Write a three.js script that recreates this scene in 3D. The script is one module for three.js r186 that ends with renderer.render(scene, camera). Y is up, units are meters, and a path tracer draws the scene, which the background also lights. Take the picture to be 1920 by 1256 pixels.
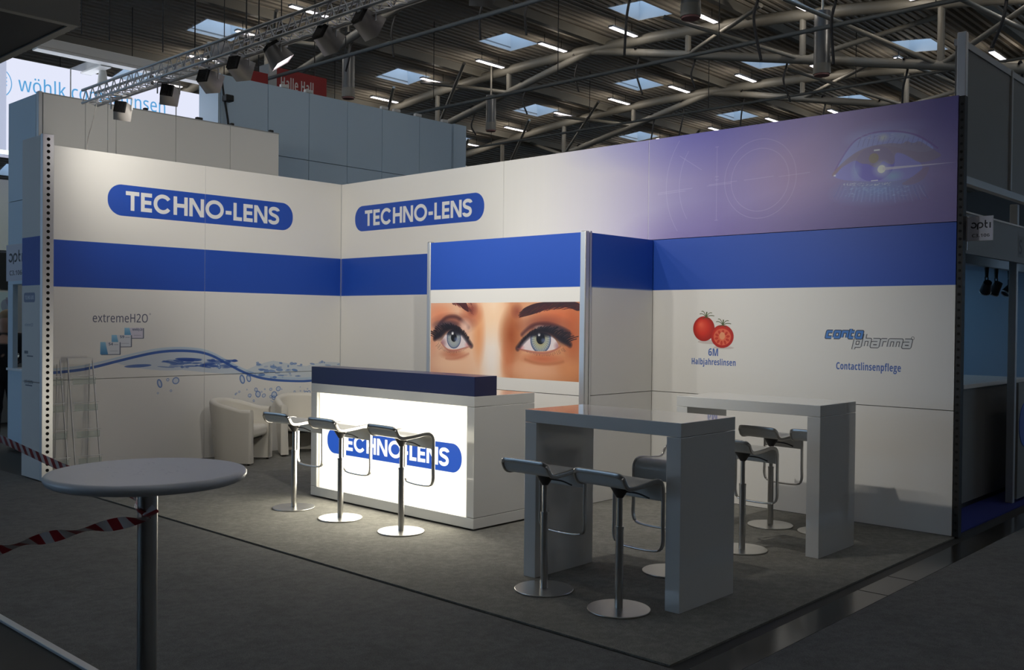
import * as THREE from 'three';
import { RoundedBoxGeometry } from 'three/addons/geometries/RoundedBoxGeometry.js';
import { mergeGeometries, mergeVertices } from 'three/addons/utils/BufferGeometryUtils.js';
import { MarchingCubes } from 'three/addons/objects/MarchingCubes.js';
import { RectAreaLightUniformsLib } from 'three/addons/lights/RectAreaLightUniformsLib.js';

RectAreaLightUniformsLib.init();
const scene = new THREE.Scene();
const V = (x, y, z) => new THREE.Vector3(x, y, z);
const R = (deg) => deg * Math.PI / 180;

// ---------- camera, daylight, exposure ----------
const FOCAL = 1817.4, FW = 1920, FH = 1256;
const camera = new THREE.PerspectiveCamera(2 * Math.atan(FH / 2 / FOCAL) * 180 / Math.PI, FW / FH, 0.05, 400);
const EYE = V(10.590, 1.665, 8.017), YAW = R(-42.857), PITCH = R(-0.734), ROLL = R(0.581);
camera.position.copy(EYE);
camera.lookAt(EYE.x + Math.sin(YAW) * Math.cos(PITCH), EYE.y + Math.sin(PITCH), EYE.z - Math.cos(YAW) * Math.cos(PITCH));
camera.rotateZ(ROLL);
camera.updateMatrixWorld(true);
scene.add(camera);
const renderer = new THREE.WebGLRenderer({ antialias: true });
renderer.toneMapping = THREE.LinearToneMapping;
renderer.toneMappingExposure = 1.0;
renderer.shadowMap.enabled = true;
scene.background = new THREE.Color().setRGB(0.92, 1.38, 1.98);   // overcast daylight outside the hall, seen through its glazing

// a photo pixel as a direction, met with a plane x, y or z = value
const AX = [V(), V(), V()]; camera.matrixWorld.extractBasis(...AX);
function ray(px, py) { return AX[2].clone().negate().addScaledVector(AX[0], (px - FW / 2) / FOCAL).addScaledVector(AX[1], -(py - FH / 2) / FOCAL); }
function on(axis, px, py, v) { const d = ray(px, py); return EYE.clone().addScaledVector(d, (v - EYE[axis]) / d[axis]); }

// ---------- helpers ----------
let seed = 7;
const rnd = () => { seed = (seed * 1664525 + 1013904223) >>> 0; return seed / 4294967296; };
const taken = {};
function numbered(n) { const k = taken[n] = (taken[n] ?? -1) + 1; return k ? n + '_' + String(k).padStart(3, '0') : n; }
function tag(o, label, category, group, kind) {
  if (label) o.userData.label = label;
  if (category) o.userData.category = category;
  if (group) o.userData.group = group;
  if (kind) o.userData.kind = kind;
  return o;
}
function thing(name, label, category, pos = [0, 0, 0], turn = 0, group) {
  const g = new THREE.Group(); g.name = numbered(name); g.position.set(...pos); g.rotation.y = turn; scene.add(g);
  return tag(g, label, category, group);
}
function struct(name, label) { const g = new THREE.Group(); g.name = numbered(name); scene.add(g); g.userData.kind = 'structure'; if (label) g.userData.label = label; return g; }
function part(name, geo, mat, parent, label) {
  const m = new THREE.Mesh(Array.isArray(geo) ? merge(geo) : geo, mat);
  m.name = parent === scene ? numbered(name) : name; m.castShadow = m.receiveShadow = true; parent.add(m);
  if (label) m.userData.label = label;
  return m;
}
function merge(list) { return mergeGeometries(list.map((g) => { const n = g.index ? g.toNonIndexed() : g; for (const k of Object.keys(n.attributes)) if (!['position', 'normal', 'uv'].includes(k)) n.deleteAttribute(k); return n; })); }
// box from corner to corner
function box(x0, y0, z0, x1, y1, z1) { const g = new THREE.BoxGeometry(x1 - x0, y1 - y0, z1 - z0); g.translate((x0 + x1) / 2, (y0 + y1) / 2, (z0 + z1) / 2); return g; }
function rbox(x0, y0, z0, x1, y1, z1, r = 0.004, s = 2) { const g = new RoundedBoxGeometry(x1 - x0, y1 - y0, z1 - z0, s, r); g.translate((x0 + x1) / 2, (y0 + y1) / 2, (z0 + z1) / 2); return g; }
function cyl(x, y0, y1, z, r0, r1 = r0, n = 24) { const g = new THREE.CylinderGeometry(r1, r0, y1 - y0, n); g.translate(x, (y0 + y1) / 2, z); return g; }
function rod(a, b, r, n = 8) {
  const d = b.clone().sub(a), g = new THREE.CylinderGeometry(r, r, d.length(), n);
  g.applyQuaternion(new THREE.Quaternion().setFromUnitVectors(V(0, 1, 0), d.clone().normalize())); g.translate((a.x + b.x) / 2, (a.y + b.y) / 2, (a.z + b.z) / 2);
  return g;
}
function tube(pts, r, n = 64, closed = false, tension = 0.5) { return new THREE.TubeGeometry(new THREE.CatmullRomCurve3(pts, closed, 'centripetal', tension), n, r, 8, closed); }
function lathe(pts, n = 48) { return new THREE.LatheGeometry(pts.map(([r, y]) => new THREE.Vector2(r, y)), n); }
// uv in metres from the dominant axis of the normal
function metreUV(g, k = 1) {
  const p = g.attributes.position, n = g.attributes.normal, uv = new Float32Array(p.count * 2);
  for (let i = 0; i < p.count; i++) {
    const a = Math.abs(n.getX(i)), b = Math.abs(n.getY(i)), c = Math.abs(n.getZ(i));
    const [s, t] = b >= a && b >= c ? [p.getX(i), p.getZ(i)] : a >= c ? [p.getZ(i), p.getY(i)] : [p.getX(i), p.getY(i)];
    uv[2 * i] = s * k; uv[2 * i + 1] = t * k;
  }
  g.setAttribute('uv', new THREE.BufferAttribute(uv, 2)); return g;
}
function canvas(w, h) { const c = document.createElement('canvas'); c.width = Math.round(w); c.height = Math.round(h); return c; }
function canvasTex(c, repeat) {
  const t = new THREE.CanvasTexture(c); t.colorSpace = THREE.SRGBColorSpace; t.magFilter = THREE.LinearFilter; t.anisotropy = 8;
  if (repeat) t.wrapS = t.wrapT = THREE.RepeatWrapping;
  return t;
}
const lin = (r, g, b) => new THREE.Color().setRGB(r, g, b);
const std = (o) => new THREE.MeshStandardMaterial(o);
const phy = (o) => new THREE.MeshPhysicalMaterial(o);

// ---------- materials ----------
function feltTexture(base, amp, cell = 1) {
  const N = 512, d = new Uint8Array(N * N * 4), coarse = [];
  for (let i = 0; i < 32 * 32; i++) coarse.push(rnd());
  const smooth = (x, y) => { const xi = Math.floor(x) & 31, yi = Math.floor(y) & 31, fx = x - Math.floor(x), fy = y - Math.floor(y), a = (i, j) => coarse[((yi + j) & 31) * 32 + ((xi + i) & 31)]; return (a(0, 0) * (1 - fx) + a(1, 0) * fx) * (1 - fy) + (a(0, 1) * (1 - fx) + a(1, 1) * fx) * fy; };
  for (let y = 0; y < N; y++) for (let x = 0; x < N; x++) {
    const v = 1 + amp * ((rnd() - 0.5) * 1.5 + (smooth(x / 16, y / 16) - 0.5) * 0.5 + (smooth(x / 64 + 9, y / 64 + 5) - 0.5) * 0.3);
    for (let k = 0; k < 3; k++) d[(y * N + x) * 4 + k] = Math.max(0, Math.min(255, base[k] * v));
    d[(y * N + x) * 4 + 3] = 255;
  }
  const t = new THREE.DataTexture(d, N, N); t.colorSpace = THREE.SRGBColorSpace; t.magFilter = THREE.LinearFilter; t.minFilter = THREE.LinearMipmapLinearFilter; t.wrapS = t.wrapT = THREE.RepeatWrapping; t.needsUpdate = true;
  return t;
}
const M = {
  white: std({ color: lin(0.74, 0.735, 0.71), roughness: 0.5 }),
  lacquer: phy({ color: lin(0.68, 0.68, 0.66), roughness: 0.18, clearcoat: 1, clearcoatRoughness: 0.03 }),
  navy: phy({ color: lin(0.008, 0.010, 0.075), roughness: 0.4, clearcoat: 0.4, clearcoatRoughness: 0.1 }),
  blue: std({ color: lin(0.022, 0.085, 0.46), roughness: 0.5 }),
  steel: std({ color: lin(0.56, 0.55, 0.53), metalness: 1, roughness: 0.28 }),
  plate: std({ color: lin(0.60, 0.59, 0.56), metalness: 1, roughness: 0.33 }),
  alu: std({ color: lin(0.62, 0.63, 0.64), metalness: 0.85, roughness: 0.42 }),
  aluMatt: std({ color: lin(0.42, 0.43, 0.43), metalness: 0.5, roughness: 0.5 }),
  darkPost: std({ color: lin(0.035, 0.033, 0.033), roughness: 0.5 }),
  hole: std({ color: lin(0.004, 0.004, 0.004), roughness: 0.9 }),
  seat: phy({ color: lin(0.60, 0.60, 0.58), roughness: 0.42, clearcoat: 0.2 }),
  leather: std({ color: lin(0.68, 0.65, 0.58), roughness: 0.45 }),
  carpet: std({ color: 0xffffff, roughness: 1, map: feltTexture([122, 121, 115], 0.3) }),
  aisle: std({ color: 0xffffff, roughness: 1, map: feltTexture([98, 99, 98], 0.3) }),
  blueCarpet: std({ color: lin(0.012, 0.02, 0.16), roughness: 1 }),
  concrete: std({ color: lin(0.022, 0.022, 0.02), roughness: 0.65 }),
  coverPlate: std({ color: lin(0.03, 0.029, 0.026), roughness: 0.16 }),
  black: std({ color: lin(0.012, 0.012, 0.012), roughness: 0.6 }),
  lampGrey: std({ color: lin(0.42, 0.40, 0.38), roughness: 0.5 }),
  deck: std({ color: lin(0.44, 0.40, 0.34), roughness: 0.7 }),
  pipe: std({ color: lin(0.26, 0.245, 0.21), roughness: 0.5 }),
  hallWall: std({ color: lin(0.25, 0.25, 0.25), roughness: 0.8 }),
  duct: std({ color: lin(0.20, 0.205, 0.21), metalness: 0.7, roughness: 0.35 }),
  supply: std({ color: lin(0.17, 0.18, 0.175), roughness: 0.5 }),
  ductEnd: std({ color: lin(0.42, 0.20, 0.18), roughness: 0.6 }),
  red: std({ color: lin(0.36, 0.012, 0.010), roughness: 0.5 }),
  greyPanel: std({ color: lin(0.19, 0.19, 0.18), roughness: 0.55 }),
  blueGrey: std({ color: lin(0.58, 0.73, 0.86), roughness: 0.5 }),
  cable: std({ color: lin(0.02, 0.02, 0.022), roughness: 0.6 }),
  pane: phy({ color: 0xffffff, roughness: 0, transmission: 1, thickness: 0, ior: 1.45 }),
  clear: phy({ color: 0xf2f6f4, roughness: 0.3, transmission: 0.96, thickness: 0, ior: 1.12 }),
};
// ================= THE HALL =================
const HX0 = -48, HX1 = 24, HZ0 = -76, HZ1 = 32;
const roofY = (x) => 12.75 - 0.005 * (x + 14) ** 2;
{ // hall floor and carpets
  const f = struct('floor', 'dark polished hall floor under the carpets');
  part('floor_slab', metreUV(box(HX0, -0.4, HZ0, HX1, -0.012, HZ1)), M.concrete, f);
  // loose metal cover plates of the supply duct along the stand
  for (const [z0, z1] of [[-1.6, 1.55], [1.56, 2.02], [2.03, 3.99]]) part('cover_plate', rbox(8.045, -0.013, z0, 8.235, -0.006, z1, 0.002, 1), M.coverPlate, f);
  const c = struct('floor_carpet', 'grey carpet of the white and blue stand');
  part('carpet_sheet', metreUV(box(-0.1, -0.012, 0, 7.96, 0, 4.025)), M.carpet, c);
  const a = struct('floor_aisle_carpet', 'grey felt carpet of the aisles around the stand');
  part('carpet_sheet', metreUV(box(-14, -0.011, 4.06, 8.245, -0.001, 5.985)), M.aisle, a);
  part('carpet_sheet', metreUV(box(8.245, -0.011, HZ0 + 40, 14, -0.001, 9)), M.aisle, a);
  const e = struct('trim_1', 'silver edging rail along the aisle carpet');
  part('edge_rail', rbox(-14, -0.011, 5.99, 8.2, 0.006, 6.03, 0.003), M.alu, e);
}
// skylight and lamp grid, read off the photograph
const ROWS = [-47.2, -38.3, -29.4, -20.55, -11.6, -2.8, 6, 15];
const SKY_X = [-41.15, -34.8, -28.45, -22.1, -15.75, -9.4, -3.05, 3.3, 9.65, 16];
const skylights = [];
for (const z of ROWS) for (const x of SKY_X) skylights.push([x, z + 0.55]);
{ // corrugated roof deck with openings for the skylights
  const c = struct('ceiling', 'corrugated metal roof deck of the trade fair hall');
  const P = 0.3, H = 0.12, prof = [];
  for (let x = HX0; x < HX1; x += P) prof.push([x, 0], [x + P * 0.42, 0], [x + P * 0.52, H], [x + P * 0.9, H]);
  prof.push([HX1, 0]);
  const zs = [HZ0]; for (const z of ROWS) zs.push(z - 0.4, z + 1.5); zs.push(HZ1);
  const pos = [], idx = [];
  for (let k = 0; k + 1 < zs.length; k++) for (let i = 0; i + 1 < prof.length; i++) {
    const [xa, ha] = prof[i], [xb, hb] = prof[i + 1], xm = (xa + xb) / 2;
    if (k % 2 && SKY_X.some((s) => Math.abs(s - xm) < 0.75)) continue;
    const n = pos.length / 3;
    pos.push(xa, roofY(xa) + ha, zs[k], xb, roofY(xb) + hb, zs[k], xb, roofY(xb) + hb, zs[k + 1], xa, roofY(xa) + ha, zs[k + 1]);
    idx.push(n, n + 1, n + 2, n, n + 2, n + 3);
  }
  const g = new THREE.BufferGeometry(); g.setAttribute('position', new THREE.Float32BufferAttribute(pos, 3)); g.setIndex(idx); g.computeVertexNormals();
  part('roof_deck', g, M.deck, c);
  // roof build-up above the deck, open over the skylights
  const slabs = [];
  const edges = [HX0]; for (const s of SKY_X) edges.push(s - 0.75, s + 0.75); edges.push(HX1);
  const strip = (x0, x1, z0, z1) => { const n = Math.max(1, Math.ceil((x1 - x0) / 3)); for (let i = 0; i < n; i++) { const a = x0 + (x1 - x0) * i / n, b = x0 + (x1 - x0) * (i + 1) / n, m = (roofY(a) + roofY(b)) / 2 + 0.12; const s = box(-0.01 - (b - a) / 2, 0, z0, (b - a) / 2 + 0.01, 0.3, z1); s.rotateZ(Math.atan2(roofY(b) - roofY(a), b - a)); s.translate((a + b) / 2, m, 0); slabs.push(s); } };
  for (let k = 0; k + 1 < zs.length; k++) {
    if (k % 2) for (let i = 0; i < edges.length; i += 2) strip(edges[i], edges[i + 1], zs[k], zs[k + 1]);
    else strip(HX0, HX1, zs[k], zs[k + 1]);
  }
  part('roof_insulation', slabs, M.hallWall, c);
  // a skylight: white upstand, frame, glazing bar and pane
  const mat = std({ color: lin(0.7, 0.72, 0.74), roughness: 0.6 });
  const up = merge([box(-0.79, 0, -0.97, -0.74, 0.7, 0.97), box(0.74, 0, -0.97, 0.79, 0.7, 0.97), box(-0.74, 0, -0.97, 0.74, 0.7, -0.92), box(-0.74, 0, 0.92, 0.74, 0.7, 0.97)]);
  const bars = merge([box(-0.02, 0.66, -0.92, 0.02, 0.7, 0.92), box(-0.74, 0.66, -0.02, 0.74, 0.7, 0.02)]);
  const pane = box(-0.74, 0.68, -0.92, 0.74, 0.69, 0.92);
  skylights.forEach(([x, z], i) => {
    const s = struct('window_' + (i + 10), 'square skylight with white upstand in the roof deck');
    s.position.set(x, roofY(x), z); s.rotation.z = Math.atan(-0.01 * (x + 14));
    part('upstand', up, mat, s); part('glazing_bar', bars, M.alu, s); part('pane', pane, M.pane, s);
  });
}
{ // outer walls of the hall; the aisle side behind the visitor is a glazed front
  const H = 13.2, d = 0.3;
  part('wall_slab', box(HX0, 0, HZ0 - d, HX1, H, HZ0), M.hallWall, struct('wall_north', 'far end wall of the hall'));
  part('wall_slab', box(HX0 - d, 0, HZ0, HX0, H, HZ1), M.hallWall, struct('wall_west', 'long side wall of the hall'));
  const wE = struct('wall_east', 'long side wall of the hall with a window band');
  part('wall_slab', [box(HX1, 0, HZ0, HX1 + d, 1.5, HZ1), box(HX1, 5.2, HZ0, HX1 + d, H, HZ1), box(HX1, 1.5, -20, HX1 + d, 5.2, HZ1)], M.hallWall, wE);
  for (let k = 0; k < 14; k++) part('pane', box(HX1 + 0.1, 1.5, HZ0 + 4 * k, HX1 + 0.11, 5.2, HZ0 + 4 * k + 3.92), M.pane, wE);
  for (let k = 0; k <= 14; k++) part('mullion', box(HX1 + 0.02, 1.5, HZ0 + 4 * k - 0.08, HX1 + 0.2, 5.2, HZ0 + 4 * k), M.alu, wE);
  const wS = struct('wall_south', 'glazed entrance front of the hall');
  part('wall_slab', [box(HX0, 0, HZ1, HX1, 0.6, HZ1 + d), box(HX0, 9.6, HZ1, HX1, H, HZ1 + d), box(HX0, 0.6, HZ1, -46, 9.6, HZ1 + d), box(-6, 0.6, HZ1, HX1, 9.6, HZ1 + d)], M.hallWall, wS);
  for (let k = 0; k < 10; k++) part('pane', box(-46 + 4 * k, 0.6, HZ1 + 0.1, -46 + 4 * k + 3.94, 9.6, HZ1 + 0.11), M.pane, wS);
  for (let k = 0; k <= 10; k++) part('mullion', box(-46 + 4 * k - 0.06, 0.6, HZ1, -46 + 4 * k, 9.6, HZ1 + 0.2), M.alu, wS);
}
// strip lights below the deck
const tubeGlow = std({ color: 0xffffff, emissive: lin(1.0, 0.93, 1.0), emissiveIntensity: 2.6 });
const stripHousing = box(-0.11, 0, -0.78, 0.11, 0.06, 0.78), stripTube = box(-0.09, -0.02, -0.75, 0.09, 0.002, 0.75), stripRod = rod(V(0, 0.05, 0), V(0, 0.42, 0), 0.012, 6);
for (const z of ROWS.slice(0, -1)) for (let i = z < -40 ? -5 : z > 0 ? -1 : -4; i <= (z < -15 ? 5 : 9); i++) {
  const x = -14.0 + 3.38 * i; if (x < HX0 + 2 || x > HX1 - 2) continue;
  const t = thing('strip_light', 'glowing white strip light hung below the corrugated hall roof', 'lamp', [x, roofY(x) - 0.4, z - 0.1], 0, 'strip lights under the hall roof');
  part('housing', stripHousing, M.aluMatt, t); part('light_tube', stripTube, tubeGlow, t, 'glowing tube'); for (const s of [-0.5, 0.5]) part('hanger', stripRod, M.cable, t).position.z = s;
  const l = new THREE.PointLight(lin(1.0, 0.9, 0.76), 1.85, 0, 2); l.position.set(0, -0.09, 0); l.shadow.radius = 4; t.add(l);
}
// roof trusses: arched top chord, straight ties falling from the crown, posts and diagonals
{
  const zT = [-48.5, -39.6, -30.7, -21.8, -12.9, -4.0];
  const tie = (x) => 12.28 - 0.215 * Math.abs(x + 13);
  const mid = (pts, r) => new THREE.TubeGeometry(new THREE.CatmullRomCurve3(pts), 40, r, 10, false);
  const chord = []; for (let x = HX0; x <= HX1; x += 4) chord.push(V(x, roofY(x) - 0.42, 0));
  const gTop = mid(chord, 0.2);
  const gTieL = rod(V(-13, tie(-13), 0), V(-36, tie(-36), 0), 0.15, 12), gTieR = rod(V(-13, tie(-13), 0), V(10, tie(10), 0), 0.15, 12);
  for (const z of zT) {
    const t = thing('roof_truss', 'tubular steel roof truss with sloping ties', 'truss', [0, 0, z], 0, 'steel roof trusses of the hall');
    part('top_chord', gTop, M.pipe, t); part('tie', gTieL, M.pipe, t); part('tie', gTieR, M.pipe, t);
    for (let k = 1; k <= 5; k++) for (const s of [-1, 1]) {
      const x = -13 + s * 4.4 * k, x2 = -13 + s * 4.4 * (k + 0.85), xm = -13 + s * 4.4 * (k - 0.9);
      part('post', rod(V(x, tie(x), 0), V(x, roofY(x) - 0.42, 0), 0.11, 8), M.pipe, t);
      if (k < 5) part('brace', rod(V(x, tie(x), 0), V(x2, roofY(x2) - 0.42, 1.6 * (k % 2 ? 1 : -1)), 0.085, 8), M.pipe, t);
      if (k > 1) part('brace', rod(V(x, tie(x), 0), V(xm, roofY(xm) - 0.5, 2.2), 0.07, 8), M.pipe, t);
    }
  }
  // secondary beams between the trusses, one at each post line
  for (const x of [-32.6, -25.6, -19.0, -12.3, -6.0, 0.9, 7.4]) {
    const t = thing('purlin', 'long steel beam running under the roof deck across the trusses', 'beam', [x, roofY(x) - 0.3, 0], 0, 'purlins below the roof deck');
    part('beam', box(-0.11, -0.12, HZ0, 0.11, 0.2, 10), M.pipe, t);
  }
  for (const [y, z, r] of [[8.6, -7.65, 0.05], [9.5, -16.25, 0.06], [10.2, -25.5, 0.05]]) {
    const t = thing('supply_pipe', 'straight grey supply pipe hung under the hall roof', 'pipe', [0, 0, z], 0, 'supply pipes under the roof');
    const reach = Math.sqrt((12.3 - y) / 0.005) - 0.6;
    part('pipe_run', rod(V(-14 - reach, y, 0), V(-14 + reach, y, 0), r, 10), M.supply, t);
    for (let x = -34; x < 6; x += 6) part('hanger', rod(V(x, y, 0), V(x, roofY(x), 0), 0.015, 5), M.cable, t);
  }
  // ventilation outlets
  for (const [x, z, yb, r, h] of [[-17.95, -21.3, 9.7, 0.21, 1.5], [-3.1, -20.9, 9.5, 0.25, 2.0], [-3.1, -13.35, 9.5, 0.25, 2.4], [-17.05, -13.15, 9.5, 0.22, 1.5]]) {
    const t = thing('ventilation_duct', 'round metal ventilation outlet hanging from the roof', 'duct', [x, yb, z], 0, 'ventilation outlets under the roof');
    part('duct_pipe', cyl(0, 0.35, h, 0, r), M.duct, t); part('collar', cyl(0, 0.05, 0.36, 0, r * 1.05), M.pipe, t); part('outlet_plate', cyl(0, 0, 0.05, 0, r * 0.94), M.ductEnd, t);
    part('hanger', rod(V(0, h, 0), V(0, roofY(x) - yb, 0), 0.04, 6), M.pipe, t);
  }
  // straps and cables looped over the ties
  for (const z of [-12.9, -21.8, -30.7]) for (let k = 0; k < 11; k++) {
    const x = -27 + 3.1 * k + rnd() * 1.6, y = tie(x);
    const t = thing('cable_sling', 'thin dark cable slung over a roof truss tie', 'cable', [x, y, z], 0, 'cables slung over the truss ties');
    part('loop', tube([V(0, 0.1, 0.19), V(0, 0.2, 0), V(0, 0.05, -0.18), V(0.02, -0.25, -0.05), V(0.1 * (rnd() - 0.5), -0.7, 0.05), V(0.5 * (rnd() - 0.5), -1.0 - rnd() * 0.8, 0)], 0.035, 24), M.cable, t);
  }
  // red hall signs hung behind the partition of the next stand
  const signC = canvas(640, 384), sx = signC.getContext('2d');
  sx.fillStyle = '#9c1210'; sx.fillRect(0, 0, 640, 384); sx.fillStyle = '#e6ddd8'; sx.font = 'bold 92px sans-serif'; sx.fillText('Halle Hall', 46, 112);
  const signC2 = canvas(320, 200), s2 = signC2.getContext('2d');
  s2.fillStyle = '#a81512'; s2.fillRect(0, 0, 320, 200); s2.fillStyle = '#e6ddd8'; s2.font = 'bold 72px sans-serif'; s2.fillText('Hall', 60, 110);
  const P0 = on('x', 518, 126, -14), P1 = on('x', 612, 148, -14);
  const t = thing('hall_sign', 'red hanging sign lettered Halle Hall', 'sign', [-14, 0, 0]);
  const hS = P0.y, zA = P0.z, zB = P1.z;
  part('sign_box', box(-0.5, hS - 2.0, zB, 0, hS, zA), M.red, t);
  const f = new THREE.PlaneGeometry(zA - zB, 2.0); f.rotateY(Math.PI / 2); f.translate(0.012, hS - 1.0, (zA + zB) / 2);
  part('sign_face', f, std({ map: canvasTex(signC), roughness: 0.5 }), t);
  part('side_rail', box(-0.5, hS - 2.0, zA, 0.03, hS + 0.05, zA + 0.28), M.aluMatt, t);
  part('hanger', rod(V(-0.2, hS, zA - 0.3), V(-0.2, 12.4, zA - 0.3), 0.02, 5), M.cable, t); part('hanger', rod(V(-0.2, hS, zB + 0.3), V(-0.2, 12.4, zB + 0.3), 0.02, 5), M.cable, t);
  const Q0 = on('x', 455, 128, -13), Q1 = on('x', 502, 140, -13);
  const t2 = thing('hall_sign', 'smaller red hanging sign lettered Hall', 'sign', [-13, 0, 0]);
  part('sign_box', box(-0.3, Q0.y - 1.3, Q1.z, 0, Q0.y, Q0.z), M.red, t2);
  const f2 = new THREE.PlaneGeometry(Q0.z - Q1.z, 1.3); f2.rotateY(Math.PI / 2); f2.translate(0.012, Q0.y - 0.65, (Q0.z + Q1.z) / 2);
  part('sign_face', f2, std({ map: canvasTex(signC2), roughness: 0.5 }), t2);
  part('hanger', rod(V(-0.15, Q0.y, Q0.z - 0.2), V(-0.15, 12.4, Q0.z - 0.2), 0.02, 5), M.cable, t2); part('hanger', rod(V(-0.15, Q0.y, Q1.z + 0.2), V(-0.15, 12.4, Q1.z + 0.2), 0.02, 5), M.cable, t2);
}
// ================= THE STAND: walls and their print =================
const WHITE = '#dfdedb', BLUE = '#1b4aae';
function rrect(c, x, y, w, h, r) { c.beginPath(); c.moveTo(x + r, y); c.arcTo(x + w, y, x + w, y + h, r); c.arcTo(x + w, y + h, x, y + h, r); c.arcTo(x, y + h, x, y, r); c.arcTo(x, y, x + w, y, r); c.closePath(); }
// the heavy round grotesque of the company name, drawn stroke by stroke; cap height 1, baseline 0, y up
function techno(c, x0, x1, yb, cap) {
  const w = 0.21, G = { T: 0.74, E: 0.62, C: 1.06, H: 0.84, N: 0.9, O: 1.14, '-': 0.44, L: 0.56, S: 0.72 }, gap = 0.09, txt = 'TECHNO-LENS';
  let tot = -gap; for (const k of txt) tot += G[k] + gap;
  c.save(); c.translate(x0, yb); c.scale((x1 - x0) / tot, cap); c.lineWidth = w; c.lineCap = 'butt'; c.lineJoin = 'miter'; c.miterLimit = 10;
  const line = (...p) => { c.beginPath(); c.moveTo(p[0], p[1]); for (let i = 2; i < p.length; i += 2) c.lineTo(p[i], p[i + 1]); c.stroke(); };
  let x = 0;
  for (const k of txt) {
    const W = G[k], h = w / 2;
    c.save(); c.translate(x, 0);
    if (k === 'T') { line(0, 1 - h, W, 1 - h); line(W / 2, 0, W / 2, 1); }
    if (k === 'E') { line(h, 0, h, 1); line(0, 1 - h, W, 1 - h); line(0, 0.5, W * 0.94, 0.5); line(0, h, W, h); }
    if (k === 'L') { line(h, 0, h, 1); line(0, h, W, h); }
    if (k === 'H') { line(h, 0, h, 1); line(W - h, 0, W - h, 1); line(0, 0.52, W, 0.52); }
    if (k === 'N') { line(h, 0, h, 1); line(W - h, 0, W - h, 1); c.beginPath(); c.moveTo(0, 1); c.lineTo(w * 1.12, 1); c.lineTo(W, 0); c.lineTo(W - w * 1.12, 0); c.closePath(); c.fill(); }
    if (k === '-') line(0.03, 0.4, W - 0.03, 0.4);
    if (k === 'O' || k === 'C') { c.beginPath(); const a = k === 'C' ? 0.62 : 0; c.ellipse(W / 2, 0.5, W / 2 - h, 0.5 - h + 0.02, 0, a, 2 * Math.PI - a, false); c.stroke(); }
    if (k === 'S') { c.beginPath(); c.moveTo(W - 0.06, 0.78); c.bezierCurveTo(W * 0.85, 0.96, W * 0.12, 0.98, W * 0.14, 0.72); c.bezierCurveTo(W * 0.16, 0.46, W * 0.86, 0.58, W * 0.86, 0.29); c.bezierCurveTo(W * 0.86, 0.02, W * 0.12, 0.02, 0.07, 0.24); c.stroke(); }
    c.restore(); x += W + gap;
  }
  c.restore();
}
function logo(c, x0, x1, y0, y1, fg = '#dedfe0') {
  c.fillStyle = BLUE; rrect(c, x0, y0, x1 - x0, y1 - y0, (y1 - y0) * 0.47); c.fill();
  const h = y1 - y0, m = (x1 - x0) * 0.085; c.strokeStyle = c.fillStyle = fg; techno(c, x0 + m, x1 - m, y0 + h * 0.19, h * 0.62);
}
function text(c, s, x0, x1, yb, size, font, color, skew = 0, outline) {
  c.save(); c.font = font.replace('#', '100'); const w = c.measureText(s).width;
  c.translate(x0, yb); c.transform(1, 0, skew, 1, 0, 0); c.scale(((x1 - x0) / w), -size / 100);
  if (outline) { c.lineWidth = outline[1]; c.strokeStyle = outline[0]; c.lineJoin = 'round'; c.strokeText(s, 0, 0); }
  c.fillStyle = color; c.fillText(s, 0, 0); c.restore();
}
const BANDS = (c, len) => { c.fillStyle = WHITE; c.fillRect(-1, -1, len + 2, 6); c.fillStyle = BLUE; c.fillRect(-1, 2.0, len + 2, 0.5); };

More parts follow.
